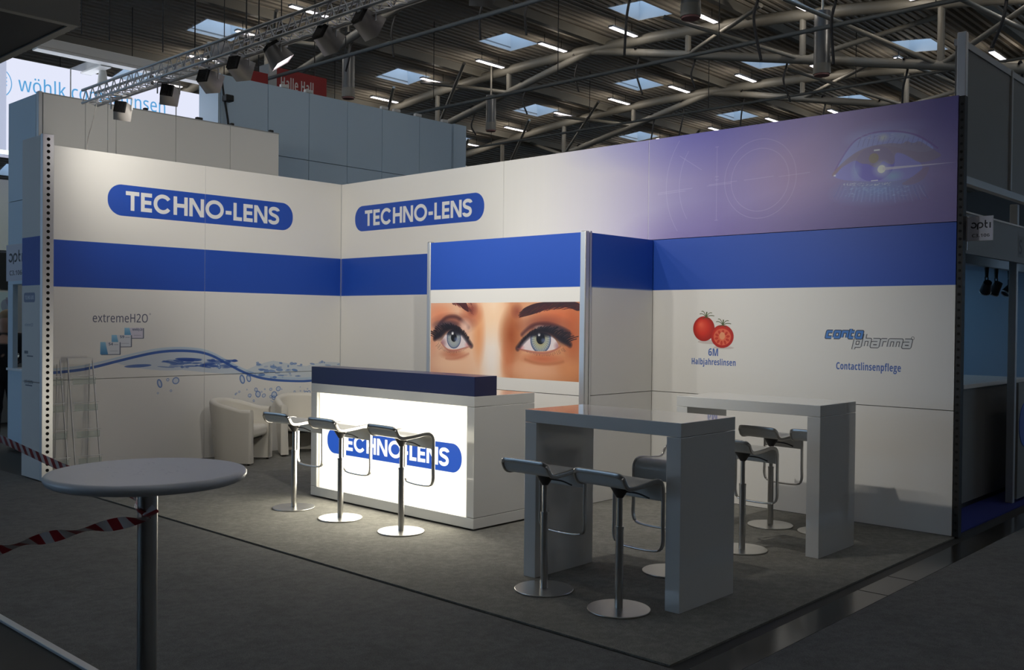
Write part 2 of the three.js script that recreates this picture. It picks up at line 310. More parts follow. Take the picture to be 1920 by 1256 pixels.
// left wall, u = 4 - z from its free end to the corner
function paintLeft(c) {
  BANDS(c, 4); logo(c, 0.802, 3.221, 2.815, 3.163);
  text(c, 'extremeH2O', 0.636, 1.28, 1.624, 0.132, '#px sans-serif', '#4c5068'); c.strokeStyle = '#4c5068'; c.lineWidth = 0.003; c.beginPath(); c.arc(1.3, 1.72, 0.008, 0, 7); c.stroke();
  // three product packs
  const pack = (x, y, w, h, n, tint) => {
    c.fillStyle = '#5a6478'; c.fillRect(x + w - 0.002, y - 0.004, 0.014, h); c.fillRect(x + 0.01, y - 0.008, w, 0.01);
    c.fillStyle = tint; c.fillRect(x, y, w, h);
    const g = c.createLinearGradient(x, y, x, y + h); g.addColorStop(0, '#3f7fb4'); g.addColorStop(1, '#8fc4e2'); c.fillStyle = g;
    c.beginPath(); c.moveTo(x, y); c.lineTo(x, y + h); c.lineTo(x + w * 0.26, y + h); c.lineTo(x + w * 0.4, y); c.closePath(); c.fill();
    text(c, n, x + w * 0.42, x + w * (n.length > 3 ? 0.98 : 0.66), y + h * 0.72, 0.04, 'bold #px sans-serif', '#4a5674');
    c.fillStyle = '#8e95a8'; c.fillRect(x + w * 0.7, y + h * 0.76, w * 0.24, 0.006); c.fillRect(x + w * 0.5, y + h * 0.25, w * 0.4, 0.004);
  };
  pack(1.0, 1.447, 0.216, 0.115, 'weekly 2x', '#c9c6d6'); pack(0.853, 1.352, 0.222, 0.13, '59', '#ccd2dc'); pack(0.727, 1.268, 0.218, 0.136, '54', '#cfd4dc');
  // the water wave: pale body, dark crest line, bubbles
  const crest = [[0.1, 1.075], [0.4, 1.09], [0.633, 1.121], [1.04, 1.218], [1.42, 1.292], [1.75, 1.298], [2.03, 1.262], [2.32, 1.113], [2.54, 1.002], [2.85, 0.911], [3.33, 0.873], [3.52, 0.873], [4.0, 0.9]];
  const spline = (dy, start) => { if (start) c.moveTo(crest[0][0], crest[0][1] + dy); for (let i = 1; i + 1 < crest.length; i++) c.quadraticCurveTo(crest[i][0], crest[i][1] + dy, (crest[i][0] + crest[i + 1][0]) / 2, (crest[i][1] + crest[i + 1][1]) / 2 + dy); c.lineTo(4, 0.9 + dy); };
  c.save(); c.globalAlpha = 0.32; c.fillStyle = '#7fa2cc'; c.beginPath(); c.moveTo(0.9, 1.17); c.quadraticCurveTo(1.5, 1.4, 1.95, 1.3); c.quadraticCurveTo(2.3, 1.2, 2.6, 0.98); c.quadraticCurveTo(2.2, 1.0, 1.7, 1.07); c.quadraticCurveTo(1.3, 1.05, 0.9, 1.17); c.fill();
  c.globalAlpha = 0.26; c.beginPath(); c.moveTo(2.5, 1.02); c.quadraticCurveTo(2.75, 1.13, 2.95, 1.15); c.quadraticCurveTo(3.2, 1.1, 3.45, 1.07); c.quadraticCurveTo(3.7, 1.14, 4, 1.1); c.lineTo(4, 0.86); c.lineTo(2.9, 0.9); c.fill();
  c.globalAlpha = 0.9; c.lineCap = 'round'; c.strokeStyle = '#2a52a4'; c.lineWidth = 0.03; c.beginPath(); spline(0, true); c.stroke();
  c.globalAlpha = 0.45; c.strokeStyle = '#8fb4d8'; c.lineWidth = 0.024; c.beginPath(); spline(0.034, true); c.stroke();
  let s = 11; const q = () => { s = (s * 1103515245 + 12345) % 2147483648; return s / 2147483648; };
  const lens = (x, y, w, h, a, col = '#264a9a') => { c.globalAlpha = a; c.fillStyle = col; c.beginPath(); c.ellipse(x, y, w, h, (q() - 0.5) * 0.3 - 0.06, 0, 7); c.fill(); };
  for (let i = 0; i < 46; i++) { const u = 1.45 + q() * 0.95; lens(u, 1.07 + (q() - 0.2) * 0.1 + 0.05 * Math.sin((u - 1.2) * 2.4), 0.02 + q() * 0.09, 0.005 + q() * 0.014, 0.25 + q() * 0.55); }
  lens(1.16, 1.13, 0.16, 0.018, 0.7); lens(1.78, 1.19, 0.17, 0.02, 0.75); lens(1.55, 1.16, 0.1, 0.014, 0.6); lens(2.15, 1.16, 0.12, 0.014, 0.6);
  for (let i = 0; i < 60; i++) { const u = 2.6 + q() * 1.4; lens(u, 1.0 + (q() - 0.35) * 0.2, 0.01 + q() * 0.045, 0.004 + q() * 0.018, 0.2 + q() * 0.5, '#3f68b0'); }
  const bubble = (x, y, r, k = 1) => { c.globalAlpha = 0.75; c.strokeStyle = '#3c62ac'; c.lineWidth = r * 0.34; c.beginPath(); c.ellipse(x, y, r * k, r, 0.3, 0, 7); c.stroke(); c.globalAlpha = 0.3; c.fillStyle = '#8fb0da'; c.fill(); };
  bubble(1.42, 0.92, 0.045, 0.5); bubble(1.62, 0.945, 0.035, 1.1); bubble(1.52, 0.96, 0.016); bubble(1.56, 0.83, 0.012); bubble(1.4, 0.81, 0.01); bubble(2.5, 0.93, 0.05, 0.55); bubble(2.59, 0.94, 0.042, 0.6); bubble(2.18, 1.1, 0.03, 0.6);
  for (let i = 0; i < 62; i++) { const u = 2.35 + q() * 1.65; bubble(u, 0.84 - q() * q() * 0.5 - 0.04, 0.006 + q() * q() * 0.034, 0.8 + q() * 0.5); }
  c.restore();
}
// right wall, u = x from the corner
function paintRight(c) {
  BANDS(c, 8); logo(c, 0.29, 2.692, 2.846, 3.178);
  // violet print over the blue band
  let g = c.createLinearGradient(3, 0, 8, 0);
  for (const [t, k] of [[0, WHITE], [0.12, '#d9d8d9'], [0.26, '#c6c4d2'], [0.4, '#a9a3c8'], [0.47, '#9790c2'], [0.56, '#8a80ba'], [0.7, '#9a8cbe'], [0.8, '#9a8ec4'], [1, '#9486be']]) g.addColorStop(t, k);
  c.fillStyle = g; c.fillRect(3, 2.5, 5, 1.1);
  c.save(); c.beginPath(); c.rect(3, 2.5, 5, 1.1); c.clip();
  const blot = (x, y, rx, ry, col, a) => { c.save(); c.translate(x, y); c.scale(rx, ry); const b = c.createRadialGradient(0, 0, 0, 0, 0, 1); b.addColorStop(0, col); b.addColorStop(1, col.replace(/[\d.]+\)$/, '0)')); c.globalAlpha = a; c.fillStyle = b; c.fillRect(-1, -1, 2, 2); c.restore(); };
  blot(5.6, 3.55, 1.3, 0.5, 'rgba(92,92,186,1)', 0.75); blot(5.5, 2.45, 1.0, 0.4, 'rgba(104,86,160,1)', 0.5); blot(7.1, 2.4, 1.5, 0.55, 'rgba(70,58,124,1)', 0.75); blot(7.95, 3.5, 0.6, 0.6, 'rgba(104,98,176,1)', 0.6); blot(6.55, 3.0, 0.5, 0.4, 'rgba(160,136,176,1)', 0.6); blot(4.6, 3.5, 0.8, 0.3, 'rgba(150,152,208,1)', 0.5);
  // construction drawing of a lens
  c.strokeStyle = 'rgba(214,206,232,0.26)'; c.lineWidth = 0.006;
  c.beginPath(); c.ellipse(6.21, 3.0, 0.36, 0.36, 0, 0, 7); c.stroke(); c.beginPath(); c.ellipse(6.21, 2.99, 0.29, 0.285, 0, 0, 7); c.stroke();
  c.beginPath(); c.arc(5.95, 3.0, 0.75, 2.5, 3.75); c.stroke(); c.beginPath(); c.arc(5.95, 3.0, 0.6, 2.55, 3.7); c.stroke();
  for (const [a, b, d, e] of [[5.765, 2.65, 5.765, 3.34], [5.1, 2.96, 5.5, 2.975], [5.68, 2.99, 5.98, 3.0], [6.05, 3.0, 6.35, 3.01], [6.4, 3.0, 6.7, 3.01], [5.6, 3.14, 5.35, 3.3], [5.1, 2.945, 5.42, 2.955], [5.66, 2.98, 5.92, 2.985]]) { c.beginPath(); c.moveTo(a, b); c.lineTo(d, e); c.stroke(); }
  for (const y of [3.34, 3.06, 3.03, 2.65]) { c.beginPath(); c.moveTo(5.745, y); c.lineTo(5.785, y); c.stroke(); }
  // the glowing eye: Q turns a spot of the print into wall metres
  const Q = (X, Y) => [6.886 + (X - 130) * 0.00101 - 4.5e-8 * (X - 130) ** 2, 2.975 - (Y - 458 + (X - 580) * 0.095) * 0.00094 * (1 - (X - 580) * 0.0001)];
  const seen = (r, g, b, al = 1) => `rgba(${Math.min(255, r * 1.36) | 0},${Math.min(255, g * 1.36) | 0},${Math.min(255, b * 1.3) | 0},${al})`;
  const poly = (pts, fill) => { c.fillStyle = fill; c.beginPath(); const n = pts.length / 2, P = (i) => Q(pts[2 * (i % n)], pts[2 * (i % n) + 1]); let [x0, y0] = P(0), [x1, y1] = P(1); c.moveTo((x0 + x1) / 2, (y0 + y1) / 2); for (let i = 1; i <= n; i++) { const [ax, ay] = P(i), [bx, by] = P(i + 1); c.quadraticCurveTo(ax, ay, (ax + bx) / 2, (ay + by) / 2); } c.fill(); };
  const arcs = (pts, col, w) => { c.strokeStyle = col; c.lineWidth = w; c.beginPath(); const n = pts.length / 2; c.moveTo(...Q(pts[0], pts[1])); for (let i = 1; i < n - 1; i++) { const [ax, ay] = Q(pts[2 * i], pts[2 * i + 1]), [bx, by] = Q(pts[2 * i + 2], pts[2 * i + 3]); c.quadraticCurveTo(ax, ay, i === n - 2 ? bx : (ax + bx) / 2, i === n - 2 ? by : (ay + by) / 2); } c.stroke(); };
  const spot = (X, Y, rx, ry, col, al) => blot(...Q(X, Y), rx * 0.00098, ry * 0.00094, col.replace(/rgb\(/, 'rgba(').replace(/\)$/, ',1)'), al);
  let s = 5; const q = () => { s = (s * 1103515245 + 12345) % 2147483648; return s / 2147483648; };
  spot(620, 330, 620, 330, 'rgb(150,150,212)', 0.55); spot(600, 110, 420, 90, 'rgb(158,164,222)', 0.5); spot(560, 640, 480, 160, 'rgb(134,158,220)', 0.95);
  poly([180, 440, 300, 230, 450, 145, 620, 120, 820, 145, 950, 205, 1050, 290, 900, 320, 660, 250, 480, 260, 340, 320, 220, 440], seen(116, 122, 174)); spot(420, 190, 200, 90, 'rgb(166,176,232)', 0.7); spot(590, 180, 60, 45, 'rgb(214,220,214)', 0.8); spot(760, 160, 140, 60, 'rgb(172,190,226)', 0.7);
  arcs([170, 470, 290, 240, 440, 148, 620, 118, 820, 135, 960, 195, 1060, 280], seen(98, 80, 140, 0.7), 0.013);
  poly([140, 520, 240, 420, 340, 350, 700, 300, 830, 345, 960, 440, 850, 540, 640, 575, 420, 565, 240, 555], seen(110, 110, 172));
  c.fillStyle = seen(92, 88, 164); c.beginPath(); c.ellipse(...Q(520, 410), 0.168, 0.148, 0, 0, 7); c.fill();
  spot(360, 480, 60, 110, 'rgb(168,196,236)', 0.55); spot(680, 520, 110, 60, 'rgb(150,196,226)', 0.75); spot(600, 480, 60, 60, 'rgb(150,140,214)', 0.6);
  poly([135, 525, 200, 430, 350, 305, 480, 255, 600, 235, 680, 228, 760, 240, 790, 205, 850, 235, 900, 205, 980, 260, 1040, 300, 1100, 340, 1040, 375, 960, 400, 890, 400, 830, 360, 760, 320, 690, 310, 695, 420, 640, 415, 590, 380, 560, 430, 520, 450, 470, 410, 400, 412, 355, 375, 300, 400, 220, 450, 165, 515], seen(112, 104, 128, 0.75));
  c.fillStyle = seen(114, 108, 104); c.beginPath(); c.ellipse(...Q(512, 362), 0.042, 0.042, 0, 0, 7); c.fill();
  poly([740, 595, 830, 545, 930, 455, 1000, 430, 960, 540, 880, 590, 800, 605], seen(112, 98, 124, 0.5)); poly([130, 520, 190, 440, 240, 420, 180, 510], seen(120, 100, 110, 0.5));
  for (let i = 0; i < 46; i++) { const X = 220 + 720 * i / 45, Y = 590 + 26 * Math.sin((X - 220) / 720 * Math.PI) + 14 * q(); arcs([X, Y, X + (X - 560) * 0.06, Y + 60, X + (X - 560) * 0.16, Y + 100 + 40 * q()], i % 2 ? seen(128, 152, 196, 0.22 * q() + 0.05) : seen(72, 84, 150, 0.3 * q()), 0.007); }
  for (let i = 0; i < 16; i++) { const X = 370 + i * 42; arcs([X, 265 - 20 * Math.sin(i / 5), X + 8, 220, X + 22 + 10 * q(), 160 + 30 * q()], seen(92, 88, 140, 0.4), 0.007); }
  for (let i = 0; i < 80; i++) { const [x, y] = Q(240 + q() * 420, 578 + q() * 26), [x2, y2] = Q(260 + q() * 560, 610 + q() * 90); c.fillStyle = `rgba(226,236,240,${0.2 + q() * 0.4})`; c.beginPath(); c.ellipse(x, y, 0.003 + q() * 0.007, 0.003, 0.2, 0, 7); c.fill(); c.fillStyle = 'rgba(178,204,240,0.3)'; c.beginPath(); c.ellipse(x2, y2, 0.012, 0.003, 0.15, 0, 7); c.fill(); }
  for (let i = 0; i < 40; i++) { const [x, y] = Q(380 + q() * 320, 140 + q() * 60); c.fillStyle = 'rgba(206,220,240,0.25)'; c.beginPath(); c.ellipse(x, y, 0.014, 0.003, 0.1, 0, 7); c.fill(); }
  c.fillStyle = '#e4e8f4'; c.fillRect(Q(512, 300)[0], Q(512, 300)[1], 0.05, 0.013); c.fillRect(Q(490, 566)[0], Q(490, 566)[1], 0.06, 0.008); c.fillRect(Q(160, 522)[0], Q(160, 522)[1], 0.02, 0.014);
  spot(580, 458, 90, 90, 'rgb(214,228,242)', 0.9); c.fillStyle = '#f4f8f0'; c.beginPath(); c.arc(...Q(580, 458), 0.034, 0, 7); c.fill();
  c.fillStyle = 'rgba(232,230,240,0.75)'; c.beginPath(); c.moveTo(...Q(590, 443)); c.lineTo(...Q(590, 470)); c.lineTo(...Q(1225, 402)); c.closePath(); c.fill();
  c.restore();
  // tomatoes
  const ball = (x, y, r, k, a, b, d) => { c.save(); c.translate(x, y); c.scale(r * k, r); const t = c.createRadialGradient(-0.3, 0.35, 0.05, 0, 0, 1); t.addColorStop(0, a); t.addColorStop(0.55, b); t.addColorStop(1, d); c.fillStyle = t; c.beginPath(); c.arc(0, 0, 1, 0, 7); c.fill(); c.restore(); };
  c.fillStyle = 'rgba(178,160,156,0.5)'; c.beginPath(); c.ellipse(5.72, 1.5, 0.14, 0.02, 0, 0, 7); c.fill(); c.beginPath(); c.ellipse(5.86, 1.45, 0.11, 0.014, 0, 0, 7); c.fill();
  ball(5.645, 1.625, 0.118, 1.0, '#ee6248', '#d2301f', '#a01c14'); ball(5.845, 1.555, 0.108, 1.12, '#e6553e', '#cf2e1f', '#b02218');
  c.fillStyle = '#e2694a'; c.beginPath(); c.ellipse(5.845, 1.55, 0.092, 0.078, 0, 0, 7); c.fill(); c.fillStyle = '#c93a26';
  for (let i = 0; i < 10; i++) { const a = i * 0.628 + 0.2; c.beginPath(); c.ellipse(5.845 + Math.cos(a) * 0.062, 1.545 + Math.sin(a) * 0.052, 0.02, 0.012, a, 0, 7); c.fill(); }
  c.fillStyle = '#e89a70'; c.beginPath(); c.ellipse(5.845, 1.56, 0.03, 0.036, 0, 0, 7); c.fill();
  c.strokeStyle = '#4e5a34'; c.lineCap = 'round';
  for (const [x, y] of [[5.67, 1.735], [5.85, 1.662]]) { c.lineWidth = 0.012; c.beginPath(); c.moveTo(x, y); c.lineTo(x + 0.005, y + 0.045); c.stroke(); c.lineWidth = 0.006; for (const [dx, dy] of [[-0.07, 0.03], [-0.05, 0.055], [0.06, 0.04], [0.085, 0.012], [-0.035, -0.015], [0.03, -0.018]]) { c.beginPath(); c.moveTo(x, y); c.quadraticCurveTo(x + dx * 0.5, y + dy + 0.012, x + dx, y + dy); c.stroke(); } }
  text(c, '6M', 5.695, 5.81, 1.37, 0.098, 'bold #px sans-serif', '#3f5ea8'); text(c, 'Halbjahreslinsen', 5.51, 5.994, 1.283, 0.082, 'bold #px sans-serif', '#3f5ea8');
  const glyph = { c: [[1, 1, 0, 1, 0, 0, 1, 0]], o: [[0, 0, 0, 1, 1, 1, 1, 0, 0, 0]], n: [[0, 0, 0, 1, 1, 1, 1, 0]], t: [[0, 1.5, 0, 0, 0.75, 0], [0, 1, 0.75, 1]], p: [[0, -0.55, 0, 1, 1, 1, 1, 0, 0.1, 0]], h: [[0, 0, 0, 1.9], [0, 1, 1, 1, 1, 0]], a: [[0, 1, 1, 1, 1, 0, 0, 0, 0, 0.52, 1, 0.52]], r: [[0, 0, 0, 1, 0.8, 1]], m: [[0, 0, 0, 1, 0.95, 1, 0.95, 0], [0.95, 1, 1.9, 1, 1.9, 0]] };
  const slanted = (word, x0, x1, y0, h, col) => { // squared linked letters, dark outline round a pale stroke
    const wd = { t: 0.75, r: 0.8, m: 1.9 }, st = 0.0205; let tot = 0; for (const k of word) tot += (wd[k] ?? 1) + 0.5;
    const kx = (x1 - x0) / tot, hh = h - st; let x = 0.25; c.save(); c.transform(1, 0, 0.22, 1, x0 - 0.22 * y0, 0); c.lineJoin = 'round'; c.lineCap = 'butt';
    for (const k of word) { for (const [lw, cc] of [[st + 0.011, '#2b2d34'], [st, col]]) { c.strokeStyle = cc; c.lineWidth = lw; for (const p of glyph[k]) { c.beginPath(); for (let i = 0; i < p.length; i += 2) c[i ? 'lineTo' : 'moveTo']((x + p[i]) * kx, y0 + st / 2 + p[i + 1] * hh); c.stroke(); } } x += (wd[k] ?? 1) + 0.5; }
    c.restore();
  };
  slanted('pharma', 7.103, 7.595, 1.487, 0.074, '#cfd1d2'); slanted('conto', 6.858, 7.188, 1.556, 0.07, '#4d83cc');
  c.strokeStyle = '#2b2d34'; c.lineWidth = 0.003; c.beginPath(); c.arc(7.61, 1.57, 0.012, 0, 7); c.stroke();
  text(c, 'Contactlinsenpflege', 6.96, 7.52, 1.292, 0.085, 'bold #px sans-serif', '#3f5ea8');
}
// photograph of a pair of eyes on the store cabin, u = x - 2.96
function paintCabinFront(c) {
  BANDS(c, 3); const X0 = 0.03, X1 = 2.045, Y0 = 1.125, Y1 = 1.862;
  c.save(); c.beginPath(); c.rect(X0, Y0, X1 - X0, Y1 - Y0); c.clip();
  let g = c.createLinearGradient(X0, 0, X1, 0);
  for (const [t, k] of [[0, '#dba68a'], [0.1, '#e2b294'], [0.25, '#e6b594'], [0.36, '#ecc3a4'], [0.46, '#f6e2d0'], [0.52, '#efc6a4'], [0.58, '#cf8c64'], [0.68, '#daa078'], [0.85, '#d4946a'], [1, '#c07a4e']]) g.addColorStop(t, k);
  c.fillStyle = g; c.fillRect(X0, Y0, X1 - X0, Y1 - Y0);
  // P turns a spot of the picture into panel metres
  const P = (X, Y) => { const top = 60 - (X - 38) * 0.0118, bot = 672 + (X - 38) * 0.048; return [0.03 + (X - 38) / 631, 1.125 + 0.737 * (bot - Y) / (bot - top)]; };
  const blot = (X, Y, rx, ry, rgb, a) => { const [x, y] = P(X, Y); c.save(); c.translate(x, y); c.scale(rx / 631, ry / 870); const b = c.createRadialGradient(0, 0, 0, 0, 0, 1); b.addColorStop(0, `rgba(${rgb},${a})`); b.addColorStop(0.5, `rgba(${rgb},${a * 0.62})`); b.addColorStop(1, `rgba(${rgb},0)`); c.fillStyle = b; c.fillRect(-1, -1, 2, 2); c.restore(); };
  const way = (pts) => { c.beginPath(); const n = pts.length / 2; c.moveTo(...P(pts[0], pts[1])); for (let i = 1; i < n - 1; i++) { const [ax, ay] = P(pts[2 * i], pts[2 * i + 1]), [bx, by] = P(pts[2 * i + 2], pts[2 * i + 3]); c.quadraticCurveTo(ax, ay, i === n - 2 ? bx : (ax + bx) / 2, i === n - 2 ? by : (ay + by) / 2); } };
  const soft = (pts, rgb, w, a) => { for (const k of [2.4, 1.8, 1.3, 0.9, 0.5]) { c.strokeStyle = `rgba(${rgb},${a / 4})`; c.lineWidth = w * k / 631; c.lineCap = 'round'; way(pts); c.stroke(); } };
  let s = 3; const q = () => { s = (s * 1103515245 + 12345) % 2147483648; return s / 2147483648; };
  blot(600, 560, 110, 420, '238,228,220', 0.95); blot(610, 180, 170, 260, '246,206,166', 0.8); blot(490, 330, 70, 320, '222,140,84', 0.75); blot(770, 330, 120, 260, '158,76,34', 0.95); blot(740, 560, 70, 200, '196,104,60', 0.7); blot(420, 150, 120, 130, '178,84,52', 0.75); blot(130, 160, 160, 130, '226,136,96', 0.8);
  blot(1150, 160, 260, 110, '208,104,62', 0.85); blot(1260, 330, 90, 260, '178,84,46', 0.8); blot(250, 590, 240, 90, '236,190,156', 0.9); blot(960, 640, 260, 90, '230,172,136', 0.85); blot(60, 360, 60, 200, '222,150,120', 0.6); blot(1240, 620, 120, 100, '214,140,90', 0.8);
  blot(260, 510, 150, 60, '176,92,62', 0.75); blot(1030, 540, 210, 60, '190,96,60', 0.8); soft([190, 545, 280, 565, 400, 500], '176,96,64', 9, 0.35); soft([890, 545, 1040, 615, 1190, 560], '168,88,54', 11, 0.4);
  // brows
  way([225, 52, 300, 60, 330, 100, 395, 140, 400, 130, 380, 60, 360, 50]); c.fillStyle = 'rgba(52,24,28,0.9)'; c.fill(); blot(430, 110, 60, 80, '120,54,44', 0.7);
  way([835, 185, 850, 120, 900, 85, 985, 52, 1150, 40, 1320, 44, 1316, 140, 1230, 92, 1100, 92, 980, 145, 880, 175, 835, 185]); c.fillStyle = 'rgba(46,22,28,0.92)'; c.fill(); blot(820, 130, 60, 80, '138,64,44', 0.8);
  for (let i = 0; i < 220; i++) { const X = 830 + q() * 480, Y = 165 - (X - 830) * 0.26 + q() * 46 - 26 + Math.max(0, X - 1100) * 0.24; c.strokeStyle = `rgba(${40 + q() * 60},${20 + q() * 26},${24 + q() * 16},0.55)`; c.lineWidth = 0.006; c.beginPath(); c.moveTo(...P(X, Y)); c.lineTo(...P(X + 34, Y - 26 + Math.max(0, X - 1050) * 0.13)); c.stroke(); }
  for (let i = 0; i < 70; i++) { const X = 250 + q() * 190, Y = 50 + (X - 250) * 0.5 * q() + 20; c.strokeStyle = `rgba(${60 + q() * 50},28,30,0.5)`; c.lineWidth = 0.006; c.beginPath(); c.moveTo(...P(X, Y)); c.lineTo(...P(X - 20, Y - 30)); c.stroke(); }
  const eye = (e) => {
    blot(e.cx, e.cy - 120, 240, 110, '120,52,40', 0.8); soft(e.crease, '62,28,32', 15, 0.85); blot(...e.shine, '236,196,178', 0.95); blot(...e.shade, '52,50,66', 0.95); blot(...e.shade2, '38,32,46', 0.9);
    way(e.white); c.closePath(); c.save(); c.fillStyle = '#ddd0d2'; c.fill(); c.clip(); blot(...e.inner, '206,124,124', 0.95); blot(...e.outer, '150,90,96', 0.8);
    const [ix, iy] = P(e.ix, e.iy), r = e.r / 631; c.save(); c.translate(ix, iy); c.scale(1, 1.0);
    const g = c.createRadialGradient(0, 0, r * 0.25, 0, 0, r); g.addColorStop(0, e.hazel ? '#a8966a' : '#9c9c94'); g.addColorStop(0.4, e.hazel ? '#a8a888' : '#a2a8a8'); g.addColorStop(0.8, '#8a929c'); g.addColorStop(0.93, '#4c5a7c'); g.addColorStop(1, '#3a4468'); c.fillStyle = g; c.beginPath(); c.arc(0, 0, r, 0, 7); c.fill();
    c.lineWidth = 0.004; for (let i = 0; i < 60; i++) { const t = i * 0.105; c.strokeStyle = i % 2 ? 'rgba(206,214,212,0.4)' : 'rgba(70,82,100,0.35)'; c.beginPath(); c.moveTo(Math.cos(t) * r * 0.45, Math.sin(t) * r * 0.45); c.lineTo(Math.cos(t) * r * 0.86, Math.sin(t) * r * 0.86); c.stroke(); }
    c.fillStyle = '#0a0b10'; c.beginPath(); c.arc(0, r * 0.08, r * 0.42, 0, 7); c.fill(); c.restore(); blot(e.ix + 22, e.iy + 8, 26, 30, '120,136,176', 0.75); blot(e.ix, e.iy - 74, 170, 60, '20,16,26', 1); blot(e.ix, e.iy - 50, 110, 36, '20,16,26', 0.7); c.restore();
    blot(e.ix - 12, e.iy - 44, 15, 20, '252,254,255', 1); blot(e.ix - 12, e.iy - 42, 9, 12, '255,255,255', 1);
    soft(e.lid, '20,14,24', 17, 1.2); soft(e.low, '150,84,80', 6, 0.7);
    for (const [f, n, len, wd] of [[e.lashU, 64, 1, 0.008], [e.lashL, 26, 0.5, 0.003]]) for (let i = 0; i < n; i++) { const t = (i + q() * 0.6) / n, [X, Y, dx, dy] = f(t), k = len * (0.7 + q() * 0.6) * (e.hazel ? 0.35 + 0.65 * t : 1 - 0.6 * t); c.strokeStyle = `rgba(18,12,20,${len > 0.8 ? 0.88 : 0.6})`; c.lineWidth = wd; c.beginPath(); c.moveTo(...P(X, Y)); c.quadraticCurveTo(...P(X + dx * 0.35 * k, Y + dy * 0.7 * k), ...P(X + dx * k, Y + dy * k)); c.stroke(); }
  };
  const bez = (a, b, d, t) => (1 - t) ** 2 * a + 2 * t * (1 - t) * b + t * t * d;
  eye({ cx: 250, cy: 360, crease: [90, 300, 150, 200, 240, 172, 320, 190, 395, 270], shine: [365, 265, 70, 90], shade: [190, 255, 150, 60], shade2: [120, 335, 75, 70], white: [140, 400, 180, 330, 260, 275, 340, 310, 424, 430, 330, 455, 250, 468, 180, 450, 140, 400], inner: [415, 425, 60, 50], outer: [150, 410, 50, 60], ix: 262, iy: 368, r: 66, lid: [78, 372, 150, 320, 250, 262, 340, 310, 424, 432], low: [140, 405, 190, 470, 270, 480, 350, 455, 424, 434], lashU: (t) => [bez(80, 240, 400, t), bez(368, 190, 380, t), -62 + 88 * t, -34 - 24 * Math.sin(t * 3)], lashL: (t) => [bez(120, 230, 380, t), bez(405, 530, 452, t), -60 + 70 * t, 62 - 20 * t] });
  eye({ cx: 1030, cy: 370, hazel: true, crease: [862, 330, 920, 262, 1000, 236, 1120, 240, 1230, 310], shine: [1010, 272, 60, 30], shade: [1080, 280, 150, 40], shade2: [1190, 350, 85, 80], white: [826, 448, 890, 360, 990, 300, 1090, 320, 1165, 425, 1130, 455, 1040, 476, 930, 470, 826, 448], inner: [840, 445, 50, 40], outer: [1160, 425, 50, 50], ix: 1012, iy: 372, r: 82, lid: [826, 450, 890, 350, 1000, 292, 1100, 310, 1240, 415], low: [826, 452, 930, 480, 1040, 492, 1120, 470, 1168, 428], lashU: (t) => [bez(850, 1000, 1230, t), bez(420, 190, 400, t), -14 + 84 * t, -52 + 20 * t - 14 * Math.sin(t * 3)], lashL: (t) => [bez(900, 1060, 1200, t), bez(470, 540, 430, t), -14 + 50 * t, 44 + 14 * t] });
  c.restore();
}
const plainBands = (c) => BANDS(c, 3);
function paintEnd(c) { // narrow end panel with a column of small emblems
  BANDS(c, 1); c.strokeStyle = '#5a6688'; c.lineWidth = 0.008; rrect(c, 0.06, 1.83, 0.28, 0.09, 0.02); c.stroke(); c.fillStyle = '#7c86a2'; c.fill();
  c.strokeStyle = c.fillStyle = '#d6d8de'; techno(c, 0.085, 0.315, 1.855, 0.04); text(c, 'extremeH2O', 0.08, 0.3, 1.575, 0.045, '#px sans-serif', '#767f92');
  c.fillStyle = '#5d6470'; c.fillRect(0.07, 1.29, 0.1, 0.03); c.fillRect(0.14, 1.26, 0.16, 0.012); text(c, 'conto pharma', 0.07, 0.3, 0.98, 0.06, 'bold #px sans-serif', '#5d6470'); c.fillRect(0.1, 0.955, 0.18, 0.012);
}
// panels: a wall group with local x = u, y up, z out of the wall; every panel is a board with its own print
function wall(g, paint, cols, rows, thick = 0.045, res = 440) {
  for (let i = 0; i + 1 < cols.length; i++) for (const [y0, y1, only] of rows) {
    if (only && !only.includes(i)) continue;
    const a = cols[i] + 0.003, b = cols[i + 1] - 0.003, lo = y0 + (y0 ? 0.003 : 0.004), hi = y1 - 0.003;
    const cv = canvas((b - a) * res, (hi - lo) * res), c = cv.getContext('2d');
    c.setTransform(cv.width / (b - a), 0, 0, -cv.height / (hi - lo), -a * cv.width / (b - a), hi * cv.height / (hi - lo)); paint(c);
    const geo = box(a, lo, -thick, b, hi, 0), uv = geo.attributes.uv, p = geo.attributes.position;
    for (let k = 0; k < uv.count; k++) uv.setXY(k, (p.getX(k) - a) / (b - a), (p.getY(k) - lo) / (hi - lo));
    part('panel', geo, std({ map: canvasTex(cv), roughness: 0.48 }), g);
  }
}
